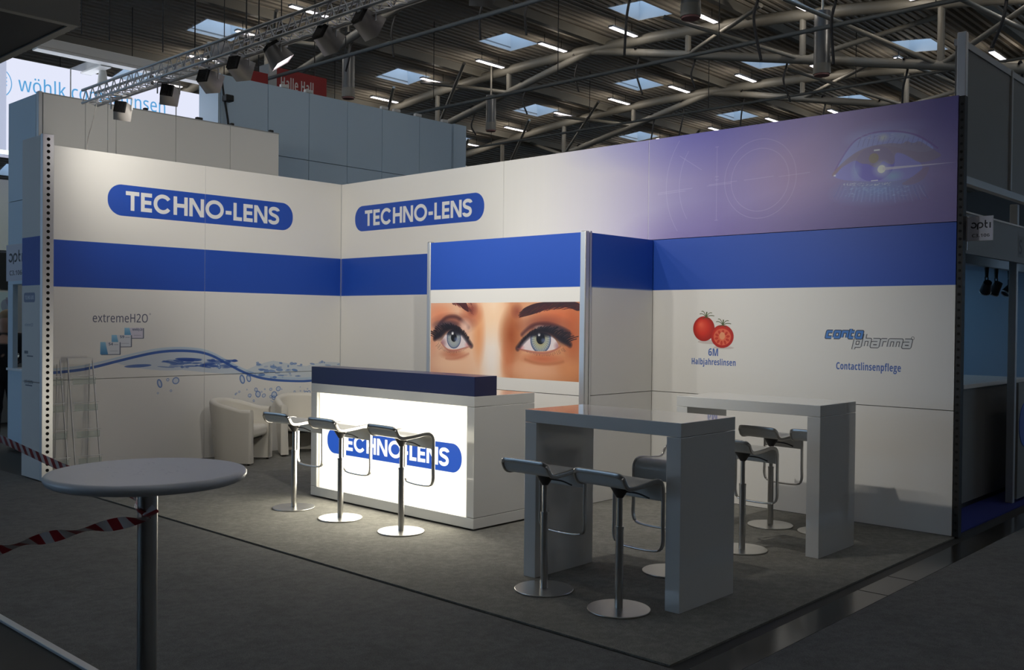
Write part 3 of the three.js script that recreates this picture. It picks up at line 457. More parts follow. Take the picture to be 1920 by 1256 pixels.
{
  const L = struct('wall_left', 'white stand wall with blue band and water print'); L.position.set(0, 0, 4); L.rotation.y = Math.PI / 2;
  wall(L, paintLeft, [0, 1.985, 4.0], [[0, 1], [1, 3.5]]);
  part('corner_profile', box(3.985, 0, -0.02, 4.0, 3.5, 0.004), M.alu, L); part('joint_profile', box(1.981, 0, -0.03, 1.989, 3.498, -0.004), M.alu, L); part('backing', box(0, 0, -0.075, 4, 3.49, -0.05), M.aluMatt, L);
  part('top_rail', box(0, 3.49, -0.075, 4, 3.5, -0.045), M.alu, L);
  const W = struct('wall_right', 'white stand wall with blue band and violet eye print');
  wall(W, paintRight, [0.0, 3.0, 4.99, 7.94], [[0, 1], [1, 3.5, [0, 1]], [1, 2.5, [2]], [2.5, 3.5, [2]]]);
  part('joint_profile', [box(2.996, 1, -0.03, 3.004, 3.498, -0.003), box(4.986, 1, -0.03, 4.994, 3.498, -0.003)], M.alu, W); part('backing', box(0, 0, -0.075, 7.94, 3.49, -0.05), M.aluMatt, W);
  part('end_post', box(7.942, 0, -0.075, 7.985, 3.49, -0.006), M.black, W, 'dark perforated end post'); 
  const hs = []; for (let y = 0.05; y < 3.48; y += 0.0625) { const h = new THREE.CylinderGeometry(0.011, 0.011, 0.004, 10); h.rotateX(Math.PI / 2); h.translate(7.963, y, -0.005); hs.push(h); }
  part('hole_row', hs, M.hole, W).userData.kind = 'stuff';
  // end panel turned across the free end of the left wall, with a perforated edge post
  const E = struct('wall_end', 'narrow end wall with blue band, emblems and perforated edge post'); E.position.set(-0.14, 0, 4.045);
  wall(E, paintEnd, [0.0, 0.475], [[0, 1], [1, 3.53]]);
  part('edge_post', rbox(0.476, 0, -0.11, 0.535, 3.535, 0.002, 0.003), M.alu, E, 'aluminium post with a row of round holes');
  const hh = []; for (let y = 0.045; y < 3.52; y += 0.0625) { const h = new THREE.CylinderGeometry(0.017, 0.017, 0.003, 14); h.rotateZ(Math.PI / 2); h.translate(0.536, y, -0.054); hh.push(h); }
  part('hole_row', hh, M.hole, E).userData.kind = 'stuff';
  part('backing', box(0.0, 0, -0.11, 0.47, 3.5, -0.05), M.aluMatt, E);
}
{ // store cabin in the corner of the two walls
  const C = thing('store_cabin', 'white cabin with blue band and large poster of two eyes', 'cabin', [2.96, 0, 0.004]);
  const F = new THREE.Group(), S = new THREE.Group(), L = new THREE.Group();
  const move = (src, name) => { for (const m of [...src.children]) { src.updateMatrixWorld(true); m.updateMatrixWorld(true); m.geometry.applyMatrix4(m.matrixWorld); m.name = name; C.add(m); } };
  F.position.set(0, 0, 1.087); wall(F, paintCabinFront, [0.02, 2.05], [[0, 1], [1, 2.5]], 0.04, 480); move(F, 'front_panel');
  S.position.set(2.103, 0, 1.03); S.rotation.y = Math.PI / 2; wall(S, plainBands, [0, 1.02], [[0, 1], [1, 2.5]], 0.04, 60); move(S, 'side_panel');
  L.position.set(0, 0, 0.02); L.rotation.y = -Math.PI / 2; wall(L, plainBands, [0, 1.02], [[0, 1], [1, 2.5]], 0.04, 60); move(L, 'side_panel');
  part('corner_post', [rbox(2.05, 0, 1.03, 2.112, 2.51, 1.092, 0.012, 3), box(2.105, 0, 1.0, 2.111, 2.51, 1.022), box(2.052, 0, 1.088, 2.062, 2.51, 1.092)], M.alu, C, 'silver corner post');
  part('corner_post', rbox(-0.035, 0, 1.03, 0.02, 2.51, 1.092, 0.012, 3), M.alu, C, 'silver corner post');
  part('roof_panel', box(0.03, 2.44, 0.03, 2.07, 2.47, 1.04), M.white, C);
}
// ================= FURNITURE =================
{ // reception counter with light box front
  const x0 = 2.955, x1 = 5.144, z0 = 1.858, z1 = 2.577, H = 1.073;
  const t = thing('reception_counter', 'white reception counter with glowing light box front and navy upstand', 'counter', [x0, 0, z0]);
  const w = x1 - x0, d = z1 - z0;
  part('counter_top', rbox(0, H - 0.083, 0, w, H, d, 0.003), M.lacquer, t);
  part('plinth', rbox(0, 0.015, 0, w, 0.1, d, 0.003), M.lacquer, t);
  part('side_panel', rbox(w - 0.08, 0.103, 0, w, H - 0.086, d, 0.003), M.lacquer, t); part('side_panel', rbox(0, 0.103, 0, 0.085, H - 0.086, d, 0.003), M.lacquer, t);
  part('back_panel', box(0.085, 0.1, 0.02, w - 0.08, H - 0.083, 0.05), M.white, t);
  part('inner_lining', [box(0.085, 0.1, d - 0.3, 0.09, H - 0.083, d - 0.002), box(w - 0.085, 0.1, d - 0.3, w - 0.08, H - 0.083, d - 0.002)], M.white, t);
  part('upstand', rbox(0.0, H, d - 0.255, w, H + 0.158, d, 0.003), M.navy, t, 'navy blue upstand');
  part('foot', [cyl(0.1, 0, 0.016, 0.1, 0.03), cyl(w - 0.1, 0, 0.016, 0.1, 0.03), cyl(0.1, 0, 0.016, d - 0.08, 0.03), cyl(w - 0.1, 0, 0.016, d - 0.08, 0.03), cyl(w / 2, 0, 0.016, d - 0.08, 0.03)], M.black, t);
  // backlit sheet with the company emblem
  const bw = w - 0.085 - 0.08, bh = H - 0.083 - 0.1, cv = canvas(bw * 560, bh * 560), c = cv.getContext('2d');
  c.setTransform(560, 0, 0, -560, -0.085 * 560, (H - 0.083) * 560); c.fillStyle = '#fffdf4'; c.fillRect(0, 0, 3, 2); logo(c, 3.165 - x0, 4.968 - x0, 0.435, 0.672, '#fffefa');
  const tex = canvasTex(cv), g = new THREE.PlaneGeometry(bw, bh); g.translate(0.085 + bw / 2, 0.1 + bh / 2, d - 0.035);
  part('light_box_sheet', g, std({ color: 0x808080, map: tex, emissive: lin(1, 0.97, 0.86), emissiveMap: tex, emissiveIntensity: 1.25, roughness: 0.5 }), t, 'glowing white sheet with a blue company emblem');
  const l = new THREE.RectAreaLight(lin(1, 0.93, 0.76), 6.5, bw * 0.94, bh * 0.9); l.position.set(0.085 + bw / 2, 0.1 + bh / 2, d - 0.03); l.rotation.y = Math.PI; t.add(l);
}
// high tables: slab top on two broad legs
function highTable(label, x0, x1, z0, z1, h) {
  const t = thing('high_table', label, 'table', [x0, 0, z0]), w = x1 - x0, d = z1 - z0, s = 0.082, k = 0.1;
  part('table_top', rbox(0, h - s, 0, w, h, d, 0.003), M.lacquer, t);
  part('leg', rbox(0, 0, 0, k, h - s - 0.002, d, 0.003), M.lacquer, t); part('leg', rbox(w - k, 0, 0, w, h - s - 0.002, d, 0.003), M.lacquer, t);
}
highTable('glossy white high table nearest the front edge of the stand carpet', 6.328, 7.534, 2.684, 3.289, 1.097);
highTable('glossy white high table beside the wall with the tomato print', 6.305, 7.513, 0.861, 1.461, 1.095);

// bar stool with a bent seat, steel rim running down into a foot loop
const stoolParts = {};
function stoolSeat(h) { // geometry shared by stools of one height; seat faces -z
  if (stoolParts[h]) return stoolParts[h];
  const prof = new THREE.CatmullRomCurve3([[-0.208, 0.08], [-0.196, 0.064], [-0.184, 0.04], [-0.168, 0.016], [-0.145, 0.003], [-0.11, 0], [-0.07, 0.002], [0.0, 0.008], [0.08, 0.017], [0.125, 0.016], [0.155, 0.003], [0.172, -0.025], [0.175, -0.065], [0.175, -0.105]].map(([f, y]) => V(0, h + y, -f)), false, 'centripetal');
  const NU = 44, NV = 10, W = 0.18, pos = [], idx = [];
  const half = (u) => { const s = u * 0.47; return s < 0.035 ? W - 0.035 + Math.sqrt(Math.max(0, 0.035 ** 2 - (0.035 - s) ** 2)) : W; };
  for (const side of [1, -1]) for (let i = 0; i <= NU; i++) { const u = i / NU, p = prof.getPointAt(u), tg = prof.getTangentAt(u), n = V(0, -tg.z, tg.y).multiplyScalar(tg.z < 0 ? 1 : 1); n.normalize(); for (let j = 0; j <= NV; j++) pos.push((j / NV * 2 - 1) * half(u), p.y + n.y * 0.006 * side, p.z + n.z * 0.006 * side); }
  const at = (s, i, j) => s * (NU + 1) * (NV + 1) + i * (NV + 1) + j;
  for (let i = 0; i < NU; i++) for (let j = 0; j < NV; j++) { idx.push(at(0, i, j), at(0, i, j + 1), at(0, i + 1, j), at(0, i, j + 1), at(0, i + 1, j + 1), at(0, i + 1, j)); idx.push(at(1, i, j), at(1, i + 1, j), at(1, i, j + 1), at(1, i, j + 1), at(1, i + 1, j), at(1, i + 1, j + 1)); }
  for (let i = 0; i < NU; i++) for (const j of [0, NV]) idx.push(at(0, i, j), at(1, i, j), at(0, i + 1, j), at(1, i, j), at(1, i + 1, j), at(0, i + 1, j));
  for (let j = 0; j < NV; j++) for (const i of [0, NU]) idx.push(at(0, i, j), at(0, i, j + 1), at(1, i, j), at(0, i, j + 1), at(1, i, j + 1), at(1, i, j));
  const shell = new THREE.BufferGeometry(); shell.setAttribute('position', new THREE.Float32BufferAttribute(pos, 3)); shell.setIndex(idx); shell.computeVertexNormals();
  // rim path: up one side of the foot loop, along the seat edge, round the back, down the other side, closed by the foot bar
  const yf = h - 0.403, zf = -0.175, side = [];
  for (let i = 0; i <= 22; i++) { const u = 1 - i / 22, p = prof.getPointAt(u); if (u * 0.47 >= 0.035) side.push(V(W, p.y, p.z)); }
  for (let k = 1; k <= 4; k++) { const a = k / 4 * Math.PI / 2, u = (0.035 - 0.035 * Math.sin(a)) / 0.47, p = prof.getPointAt(Math.max(0, u)); side.push(V(W - 0.035 + 0.035 * Math.cos(a), p.y, p.z)); }
  const foot = [V(W - 0.05, yf, zf), V(W - 0.016, yf + 0.014, zf), V(W, yf + 0.05, zf), V(W, yf + 0.15, zf), V(W, yf + 0.25, zf)];
  const right = [...foot, ...side], left = right.map((p) => V(-p.x, p.y, p.z)).reverse();
  const rim = new THREE.CatmullRomCurve3([...right, ...left], true, 'centripetal');
  // flat bar section swept along the rim
  const N = 220, A = 0.007, Bh = 0.0145, vp = [], vi = [];
  for (let i = 0; i < N; i++) {
    const p = rim.getPointAt(i / N), t = rim.getTangentAt(i / N), out = V(p.x, 0, p.z > -0.2 ? 0 : 0); if (Math.abs(t.x) > 0.7) out.set(0, 0, p.y < h - 0.2 ? 0 : 1); if (out.lengthSq() < 1e-6) out.set(0, 1, 0);
    const a = out.sub(t.clone().multiplyScalar(out.dot(t))).normalize(), b = t.clone().cross(a).normalize();
    for (let k = 0; k < 8; k++) { const q = k / 8 * Math.PI * 2 + Math.PI / 8, ca = Math.sign(Math.cos(q)) * Math.abs(Math.cos(q)) ** 0.5, sb = Math.sign(Math.sin(q)) * Math.abs(Math.sin(q)) ** 0.5; vp.push(...p.clone().addScaledVector(a, ca * A).addScaledVector(b, sb * Bh).toArray()); }
  }
  for (let i = 0; i < N; i++) for (let k = 0; k < 8; k++) { const a = i * 8 + k, b = i * 8 + (k + 1) % 8, c = ((i + 1) % N) * 8 + k, d = ((i + 1) % N) * 8 + (k + 1) % 8; vi.push(a, b, c, b, d, c); }
  const frame = new THREE.BufferGeometry(); frame.setAttribute('position', new THREE.Float32BufferAttribute(vp, 3)); frame.setIndex(vi); frame.computeVertexNormals();
  return stoolParts[h] = {
    shell, frame,
    base: lathe([[0.0001, 0], [0.183, 0], [0.185, 0.003], [0.185, 0.008], [0.182, 0.011], [0.0001, 0.012]], 56),
    column: lathe([[0.024, 0.011], [0.024, h - 0.262], [0.022, h - 0.26], [0.0001, h - 0.26]], 24),
    rod: cyl(0, h - 0.262, h - 0.055, 0, 0.0165),
    sleeve: cyl(0, h - 0.268, h - 0.252, 0, 0.026),
    bracket: merge([cyl(0, h - 0.085, h - 0.05, 0, 0.02, 0.042), cyl(0, h - 0.05, h - 0.004, 0, 0.042, 0.07)]),
    lever: tube([V(0.03, h - 0.045, 0), V(0.12, h - 0.05, -0.02), V(0.185, h - 0.07, -0.035)], 0.005, 16),
  };
}
function barStool(x, z, h, turn, label) {
  const t = thing('bar_stool', label, 'stool', [x, 0, z], turn, 'steel bar stools'), p = stoolSeat(h);
  part('base_plate', p.base, M.plate, t, 'round brushed steel base plate'); const col = part('column', p.column, M.steel, t); part('piston', p.rod, M.steel, col); part('sleeve', p.sleeve, M.steel, col);
  part('lever', p.lever, M.darkPost, part('seat_bracket', p.bracket, M.darkPost, t)); part('seat', p.shell, M.seat, t, 'pale bent seat'); part('rim_and_foot_loop', p.frame, M.steel, t, 'steel rim running down into a foot loop');
}
barStool(3.335, 3.026, 0.765, R(2), 'bar stool before the glowing counter, at the end beside the armchairs');
barStool(3.998, 3.018, 0.765, R(0), 'middle bar stool of the three before the glowing counter');
barStool(4.751, 2.993, 0.765, R(-3), 'bar stool before the glowing counter, at the end towards the high tables');
barStool(6.642, 3.445, 0.74, R(1), 'bar stool on the aisle side of the front high table, nearer the counter');
barStool(7.232, 3.461, 0.74, R(-2), 'bar stool on the aisle side of the front high table, farther from the counter');
barStool(6.96, 2.52, 0.74, R(180), 'bar stool between the two high tables with its foot loop towards the front table');
barStool(6.98, 1.60, 0.745, R(-4), 'bar stool between the two high tables, pushed against the rear one');
barStool(6.705, 0.649, 0.745, R(-6), 'bar stool between the rear high table and the printed wall, nearer the cabin');
barStool(7.129, 0.60, 0.745, R(0), 'bar stool between the rear high table and the printed wall, behind the table leg');

// tub armchairs
function armchair(x, z, turn, label) { // opening towards +z before turning
  const t = thing('armchair', label, 'armchair', [x, 0, z], turn, 'white tub armchairs');
  const N = 56, W = 0.325, D = 0.3, rr = 0.3, T = 0.085;
  const path = (u, inset, lean) => { // plan curve: arm front, straight arm, round back, straight arm, arm front
    const r = rr - inset - lean, w = W - inset - lean, zc = -0.02, L1 = D - zc, L2 = Math.PI * rr, s = u * (2 * L1 + L2);
    if (s < L1) return [w, D - s]; if (s > L1 + L2) return [-w, zc + (s - L1 - L2)];
    const a = (s - L1) / L2 * Math.PI; return [Math.cos(a) * w, zc - Math.sin(a) * r];
  };
  const top = (u) => 0.635 + 0.105 * Math.min(1, Math.max(0, (Math.sin(u * Math.PI) - 0.25) / 0.7)) ** 1.1;
  const sec = [[0, 0, 1], [0.0, 0.94, 0.06], [0.012, 0.985, 0], [0.04, 1.0, 0], [0.07, 0.985, 0], [T, 0.94, 0], [T, 0.42, 0.1], [T + 0.01, 0, 0.6]];
  const pos = [], idx = [], K = sec.length;
  for (let i = 0; i <= N; i++) { const u = i / N, h = top(u), back = Math.sin(u * Math.PI); for (const [inset, f, low] of sec) { const [px, pz] = path(u, inset, 0.075 * low * back); pos.push(px, Math.max(0.022, f * h), pz); } }
  for (let i = 0; i < N; i++) for (let k = 0; k + 1 < K; k++) { const a = i * K + k, b = a + K; idx.push(a, a + 1, b, a + 1, b + 1, b); }
  for (const i of [0, N]) for (let k = 1; k + 1 < K; k++) idx.push(i * K, i * K + k, i * K + k + 1);
  const g = new THREE.BufferGeometry(); g.setAttribute('position', new THREE.Float32BufferAttribute(pos, 3)); g.setIndex(idx);
  const nn = g.toNonIndexed(); nn.computeVertexNormals(); const sm = mergeVertices(g); sm.computeVertexNormals();
  part('tub_shell', sm, M.leather, t);
  const c = new RoundedBoxGeometry(0.475, 0.135, 0.5, 5, 0.05); c.translate(0, 0.365, 0.035); part('seat_cushion', c, M.leather, t);
  part('seat_base', box(-0.21, 0.27, -0.1, 0.21, 0.31, 0.22), M.black, t);
  part('glide', [cyl(0.28, 0, 0.024, 0.26, 0.015), cyl(-0.28, 0, 0.024, 0.26, 0.015), cyl(0.18, 0, 0.024, -0.18, 0.015), cyl(-0.18, 0, 0.024, -0.18, 0.015)], M.black, t);
}
armchair(0.485, 1.86, R(125), 'white leather tub armchair beside the water print, turned away from the aisle');
armchair(0.345, 0.87, R(70), 'white leather tub armchair in the stand corner, behind the glowing counter');

{ // round standing table in the aisle, pole held by barrier tape
  const t = thing('standing_table', 'round pale standing table with steel pole in the aisle', 'table', [7.143, 0, 6.292]);
  const cv = canvas(512, 512), c = cv.getContext('2d'); c.fillStyle = '#d8dbe0'; c.fillRect(0, 0, 512, 512);
  for (let i = 0; i < 60; i++) { c.strokeStyle = `rgba(120,126,150,${0.05 + rnd() * 0.16})`; c.lineWidth = 1 + rnd() * 5; const x = 120 + rnd() * 220, y = 150 + rnd() * 200; c.beginPath(); c.moveTo(x, y); c.lineTo(x + rnd() * 60 - 30, y + rnd() * 24 - 12); c.stroke(); }
  const top = lathe([[0.0001, 1.06], [0.335, 1.06], [0.35, 1.068], [0.357, 1.08], [0.357, 1.09], [0.35, 1.098], [0.338, 1.1], [0.0001, 1.1]], 72);
  const uv = top.attributes.uv, p = top.attributes.position; for (let k = 0; k < uv.count; k++) uv.setXY(k, 0.5 + p.getX(k) / 0.73, 0.5 + p.getZ(k) / 0.73);
  part('table_top', top, phy({ map: canvasTex(cv), roughness: 0.38, clearcoat: 0.3, clearcoatRoughness: 0.25 }), t);
  part('pole', cyl(0, 0.02, 1.06, 0, 0.036, 0.036, 32), M.steel, t); part('top_flange', cyl(0, 1.045, 1.061, 0, 0.1), M.steel, t);
  part('foot_plate', lathe([[0.0001, 0], [0.24, 0], [0.24, 0.008], [0.2, 0.02], [0.0001, 0.024]]), M.steel, t);
}
{ // barrier tape round the pole: two twisted runs
  const cv = canvas(256, 32), c = cv.getContext('2d'); c.fillStyle = '#d6d2d4'; c.fillRect(0, 0, 256, 32); c.fillStyle = '#a01c28';
  for (let i = -1; i < 3; i++) { c.beginPath(); c.moveTo(i * 128, 0); c.lineTo(i * 128 + 64, 0); c.lineTo(i * 128 + 84, 32); c.lineTo(i * 128 + 20, 32); c.fill(); }
  const mat = phy({ map: canvasTex(cv, true), roughness: 0.35, transmission: 0.25, thickness: 0, side: THREE.DoubleSide });
  const ribbon = (pts, w, twist, label) => {
    const curve = new THREE.CatmullRomCurve3(pts), n = 90, pos = [], uv = [], idx = [], L = curve.getLength();
    for (let i = 0; i <= n; i++) { const u = i / n, q = curve.getPointAt(u), tg = curve.getTangentAt(u), b = V(0, 1, 0).applyAxisAngle(tg, twist(u)); for (const s of [-1, 1]) { const v = q.clone().addScaledVector(b, s * w / 2); pos.push(v.x, v.y, v.z); uv.push(u * L / 0.22, (s + 1) / 2); } }
    for (let i = 0; i < n; i++) idx.push(2 * i, 2 * i + 1, 2 * i + 2, 2 * i + 1, 2 * i + 3, 2 * i + 2);
    const g = new THREE.BufferGeometry(); g.setAttribute('position', new THREE.Float32BufferAttribute(pos, 3)); g.setAttribute('uv', new THREE.Float32BufferAttribute(uv, 2)); g.setIndex(idx); g.computeVertexNormals();
    tag(part('barrier_tape', g, mat, scene), label, 'tape');
  };
  const P = V(7.143, 0, 6.292), hold = P.clone().setY(0.86);
  const farA = on('z', 0, 822, 6.1), nearA = on('z', 262, 940, 6.262);
  ribbon([farA.clone().add(farA.clone().sub(nearA).multiplyScalar(0.25)), farA, farA.clone().lerp(nearA, 0.5).add(V(0, -0.004, 0)), nearA, P.clone().add(V(0.01, nearA.y - 0.02, 0.037)), P.clone().add(V(0.04, nearA.y - 0.03, 0.01))], 0.05, (u) => 0.25 + 0.9 * Math.max(0, u - 0.55), 'red and white barrier tape running from the pole towards the perforated post');
  const farB = on('x', 0, 1030, 6.45), nearB = on('z', 285, 968, 6.335);
  ribbon([farB.clone().lerp(nearB, -0.4), farB, farB.clone().lerp(nearB, 0.4).add(V(0, 0.006, 0)), farB.clone().lerp(nearB, 0.8), nearB, P.clone().add(V(0.038, nearB.y + 0.01, 0.02))], 0.05, (u) => 0.8 + 0.5 * Math.sin(u * 22), 'red and white barrier tape, twisted, running from the pole along the aisle');
}
// wire leaflet racks leaning at the left wall
function rack(z0, z1, label) {
  const t = thing('leaflet_rack', label, 'rack', [0.02, 0, z0], 0, 'leaflet racks by the wall'), w = z1 - z0, H = 1.235, xb = 0.30, xt = 0.07, at = (y) => xt + (xb - xt) * (1 - y / H), r = 0.008;
  for (const z of [0, w]) part('upright', rod(V(xb, 0, z), V(xt, H, z), r, 8), M.alu, t);
  part('top_plate', box(xt - 0.012, H - 0.06, 0, xt + 0.008, H, w), M.white, t); part('foot_bar', rod(V(xb, 0.02, 0), V(xb, 0.02, w), r, 8), M.alu, t);
  for (const y of [0.12, 0.4, 0.68, 0.96]) { const x = at(y); part('tray', [box(x, y, 0.01, x + 0.055, y + 0.004, w - 0.01), box(x + 0.053, y, 0.01, x + 0.056, y + 0.07, w - 0.01)], M.clear, t); part('tray_bar', rod(V(x + 0.055, y + 0.09, -0.005), V(x + 0.055, y + 0.09, w + 0.005), 0.004, 6), M.alu, t); }
  part('rear_leg', [rod(V(0.0, 0, 0.02), V(xt - 0.02, H - 0.03, 0.02), 0.006, 6), rod(V(0.0, 0, w - 0.02), V(xt - 0.02, H - 0.03, w - 0.02), 0.006, 6)], M.alu, t);
}
rack(3.40, 3.665, 'white wire leaflet rack against the water print, farther from the perforated post');
rack(3.745, 3.92, 'white wire leaflet rack against the water print, next to the perforated post');
// ================= LIGHTING TRUSS =================
{
  const t = thing('lighting_truss', 'slim aluminium lighting truss hung above the stand', 'truss', [0, 0, 3.6]);
  const x0 = 0.44, x1 = 9.2, yb = 3.897, yt = 4.03, z0 = -0.07, z1 = 0.07;
  for (const [y, z] of [[yb, z0], [yb, z1], [yt, z0], [yt, z1]]) part('chord', rod(V(x0, y, z), V(x1, y, z), 0.0145, 10), M.alu, t);
  const P = 0.16, diag = [];
  for (const [ya, za, yc, zc] of [[yb, z1, yt, z1], [yb, z0, yt, z0], [yb, z0, yb, z1]]) for (const s of [0, 1]) { const a = V(0, s ? yc : ya, s ? zc : za), b = V(P / 2, s ? ya : yc, s ? za : zc); diag.push(rod(a, b, 0.0055, 5)); }
  for (let k = 0; x0 + k * P < x1 - P; k++) for (let d = 0; d < 6; d++) { const m = part('lattice_bar', diag[d], M.alu, t); m.position.x = x0 + k * P + (d % 2) * P / 2; }
  for (const x of [3.0, 3.12, 6.2]) part('coupling_plate', box(x - 0.008, yb, z0, x + 0.008, yt, z1), M.alu, t);
  part('cable_rail', rod(V(x0 + 0.2, yb - 0.05, 0.0), V(x1, yb - 0.05, 0.0), 0.008, 6), M.lampGrey, t);
  for (const x of [2.6, 6.7]) part('suspension_cable', [rod(V(x, yt, 0), V(x, roofY(x) - 0.1, 0), 0.006, 5)], M.cable, t);
  const cbl = thing('hanging_cable', 'thin cable dropping from the truss end behind the left wall', 'cable', [0, 0, 0]);
  part('cable_run', tube([V(0.5, 3.9, 3.55), V(0.3, 3.75, 3.5), V(-0.02, 3.56, 3.42), V(-0.1, 3.0, 3.4), V(-0.1, 0.01, 3.4)], 0.005, 40), M.lampGrey, cbl);
}
const glassOn = std({ color: 0xffffff, emissive: lin(1, 0.86, 0.98), emissiveIntensity: 4 });
function floodlight(px, py, dir, cd, label, angle = 44, warm = [1, 0.95, 0.85], colour = M.lampGrey) {
  const c = typeof px === 'number' ? on('z', px, py, 3.6) : px; c.z = 3.6;
  const d = V(...dir).normalize(), t = thing('floodlight', label, 'lamp', [c.x, 3.897, 3.6], 0, 'floodlights under the lighting truss');
  const o = V(0, c.y - 3.897, 0), q = new THREE.Quaternion().setFromUnitVectors(V(0, 0, -1), d);
  const put = (g) => { g.applyQuaternion(q); g.translate(o.x, o.y, o.z); return g; };
  const sh = new THREE.Shape(); sh.moveTo(-0.066, -0.062); sh.lineTo(0.066, -0.062); sh.lineTo(0.066, 0.062); sh.lineTo(-0.066, 0.062); sh.closePath();
  // body tapers from the open front to the ribbed back
  const b = new THREE.CylinderGeometry(0.078, 0.116, 0.15, 4, 1, true); b.rotateY(Math.PI / 4); b.rotateX(Math.PI / 2); b.translate(0, 0, 0);
  const hs = part('housing', put(b), colour, t);
  const fins = [box(-0.056, -0.056, 0.072, 0.056, 0.056, 0.08)]; for (let k = -4; k <= 4; k++) fins.push(box(k * 0.012 - 0.003, -0.053, 0.078, k * 0.012 + 0.003, 0.053, 0.1));
  part('heat_sink', put(merge(fins)), M.black, hs, 'black ribbed back');
  part('front_glass', put(box(-0.075, -0.075, -0.068, 0.075, 0.075, -0.065)), glassOn, hs, 'glowing front glass');
  const side = V(1, 0, 0).applyQuaternion(q);
  const yoke = [rod(V(o.x + side.x * 0.1, o.y, side.z * 0.1), V(side.x * 0.1, -0.045, side.z * 0.1), 0.007, 6), rod(V(o.x - side.x * 0.1, o.y, -side.z * 0.1), V(-side.x * 0.1, -0.045, -side.z * 0.1), 0.007, 6), rod(V(side.x * 0.1, -0.045, side.z * 0.1), V(-side.x * 0.1, -0.045, -side.z * 0.1), 0.007, 6), cyl(0, -0.05, -0.02, 0, 0.014), box(-0.016, -0.03, -0.088, 0.016, -0.015, 0.088)];
  part('yoke', yoke, M.alu, t);
  const s = new THREE.SpotLight(lin(...warm), cd, 0, R(angle), 0.9, 2); s.castShadow = true; s.shadow.radius = 2; s.shadow.mapSize.set(1024, 1024);
  s.position.copy(o).addScaledVector(d, 0.085); s.target.position.copy(o).addScaledVector(d, 3); t.add(s, s.target);
}
const FL = 'grey box floodlight with black ribbed back under the truss, aimed at the walls';
floodlight(228, 206, [-0.78, -0.2, -0.58], 3, FL, 54);
floodlight(316, 176, [-0.76, -0.24, -0.6], 6.8, FL, 56);
floodlight(393, 151, [-0.28, -0.3, -0.9], 10, FL, 58);
floodlight(450, 127, [-0.25, -0.3, -0.92], 8.5, FL, 56);
floodlight(520, 103, [0.3, -0.8, -0.52], 5, 'grey box floodlight under the truss tilted so its glowing front shows', 46);
floodlight(615, 74, [0.0, -0.48, -0.86], 6, FL, 46);
floodlight(690, 44, [0.1, -0.46, -0.86], 3, FL, 46);
floodlight(V(6.2, 3.8, 3.6), 0, [-0.4, -0.54, -0.72], 20, FL, 60);

// ================= NEIGHBOURING STANDS =================
{ // white partition behind the left wall
  const t = thing('partition', 'white partition of the next stand rising behind the left wall', 'partition', [-1.5, 0, 0]);
  const seams = [0.0, 0.79, 1.6, 2.41, 2.52, 2.8, 3.31];
  for (let i = 0; i + 1 < seams.length; i++) part('panel', rbox(-0.05, 0, seams[i] + 0.004, 0, 4.36, seams[i + 1] - 0.004, 0.002, 1), phyWhite(), t);
  part('top_rail', box(-0.05, 4.36, 0, 0, 4.375, 3.31), M.aluMatt, t);
  for (const [z, w] of [[1.98, 0.05], [1.2, 0.09], [0.72, 0.05], [0.08, 0.06]]) part('clamp', rbox(-0.07, 4.375, z, -0.01, 4.41, z + w, 0.01), M.black, t);
  part('end_post', rbox(-0.08, 0, 3.311, 0.0, 4.385, 3.36, 0.01), M.alu, t);
  // blue-lit end block facing the aisle: upper body, window with posts, low front
  const e = thing('stand_corner_block', 'tall pale end block of the next stand facing the aisle, with a window opening', 'partition', [-1.585, 0, 3.36]);
  part('upper_panel', rbox(-0.86, 3.12, -0.4, 0, 4.36, 0, 0.003), M.blueGrey, e); part('middle_panel', rbox(-0.86, 2.08, -0.4, 0, 3.114, 0, 0.003), M.blueGrey, e);
  part('low_panel', rbox(-0.86, 0.06, -0.4, 0, 1.02, 0, 0.003), M.blueGrey, e);
  part('window_post', box(-0.86, 1.02, -0.06, -0.7, 2.08, 0), M.blueGrey, e); part('window_post', box(-0.12, 1.02, -0.06, 0, 2.08, 0), M.blueGrey, e); part('window_sill', box(-0.86, 1.0, -0.4, 0, 1.03, 0.02), M.alu, e);
}
function phyWhite() { return M.partition ??= phy({ color: lin(0.72, 0.72, 0.70), roughness: 0.22, clearcoat: 0.5, clearcoatRoughness: 0.2 }); }
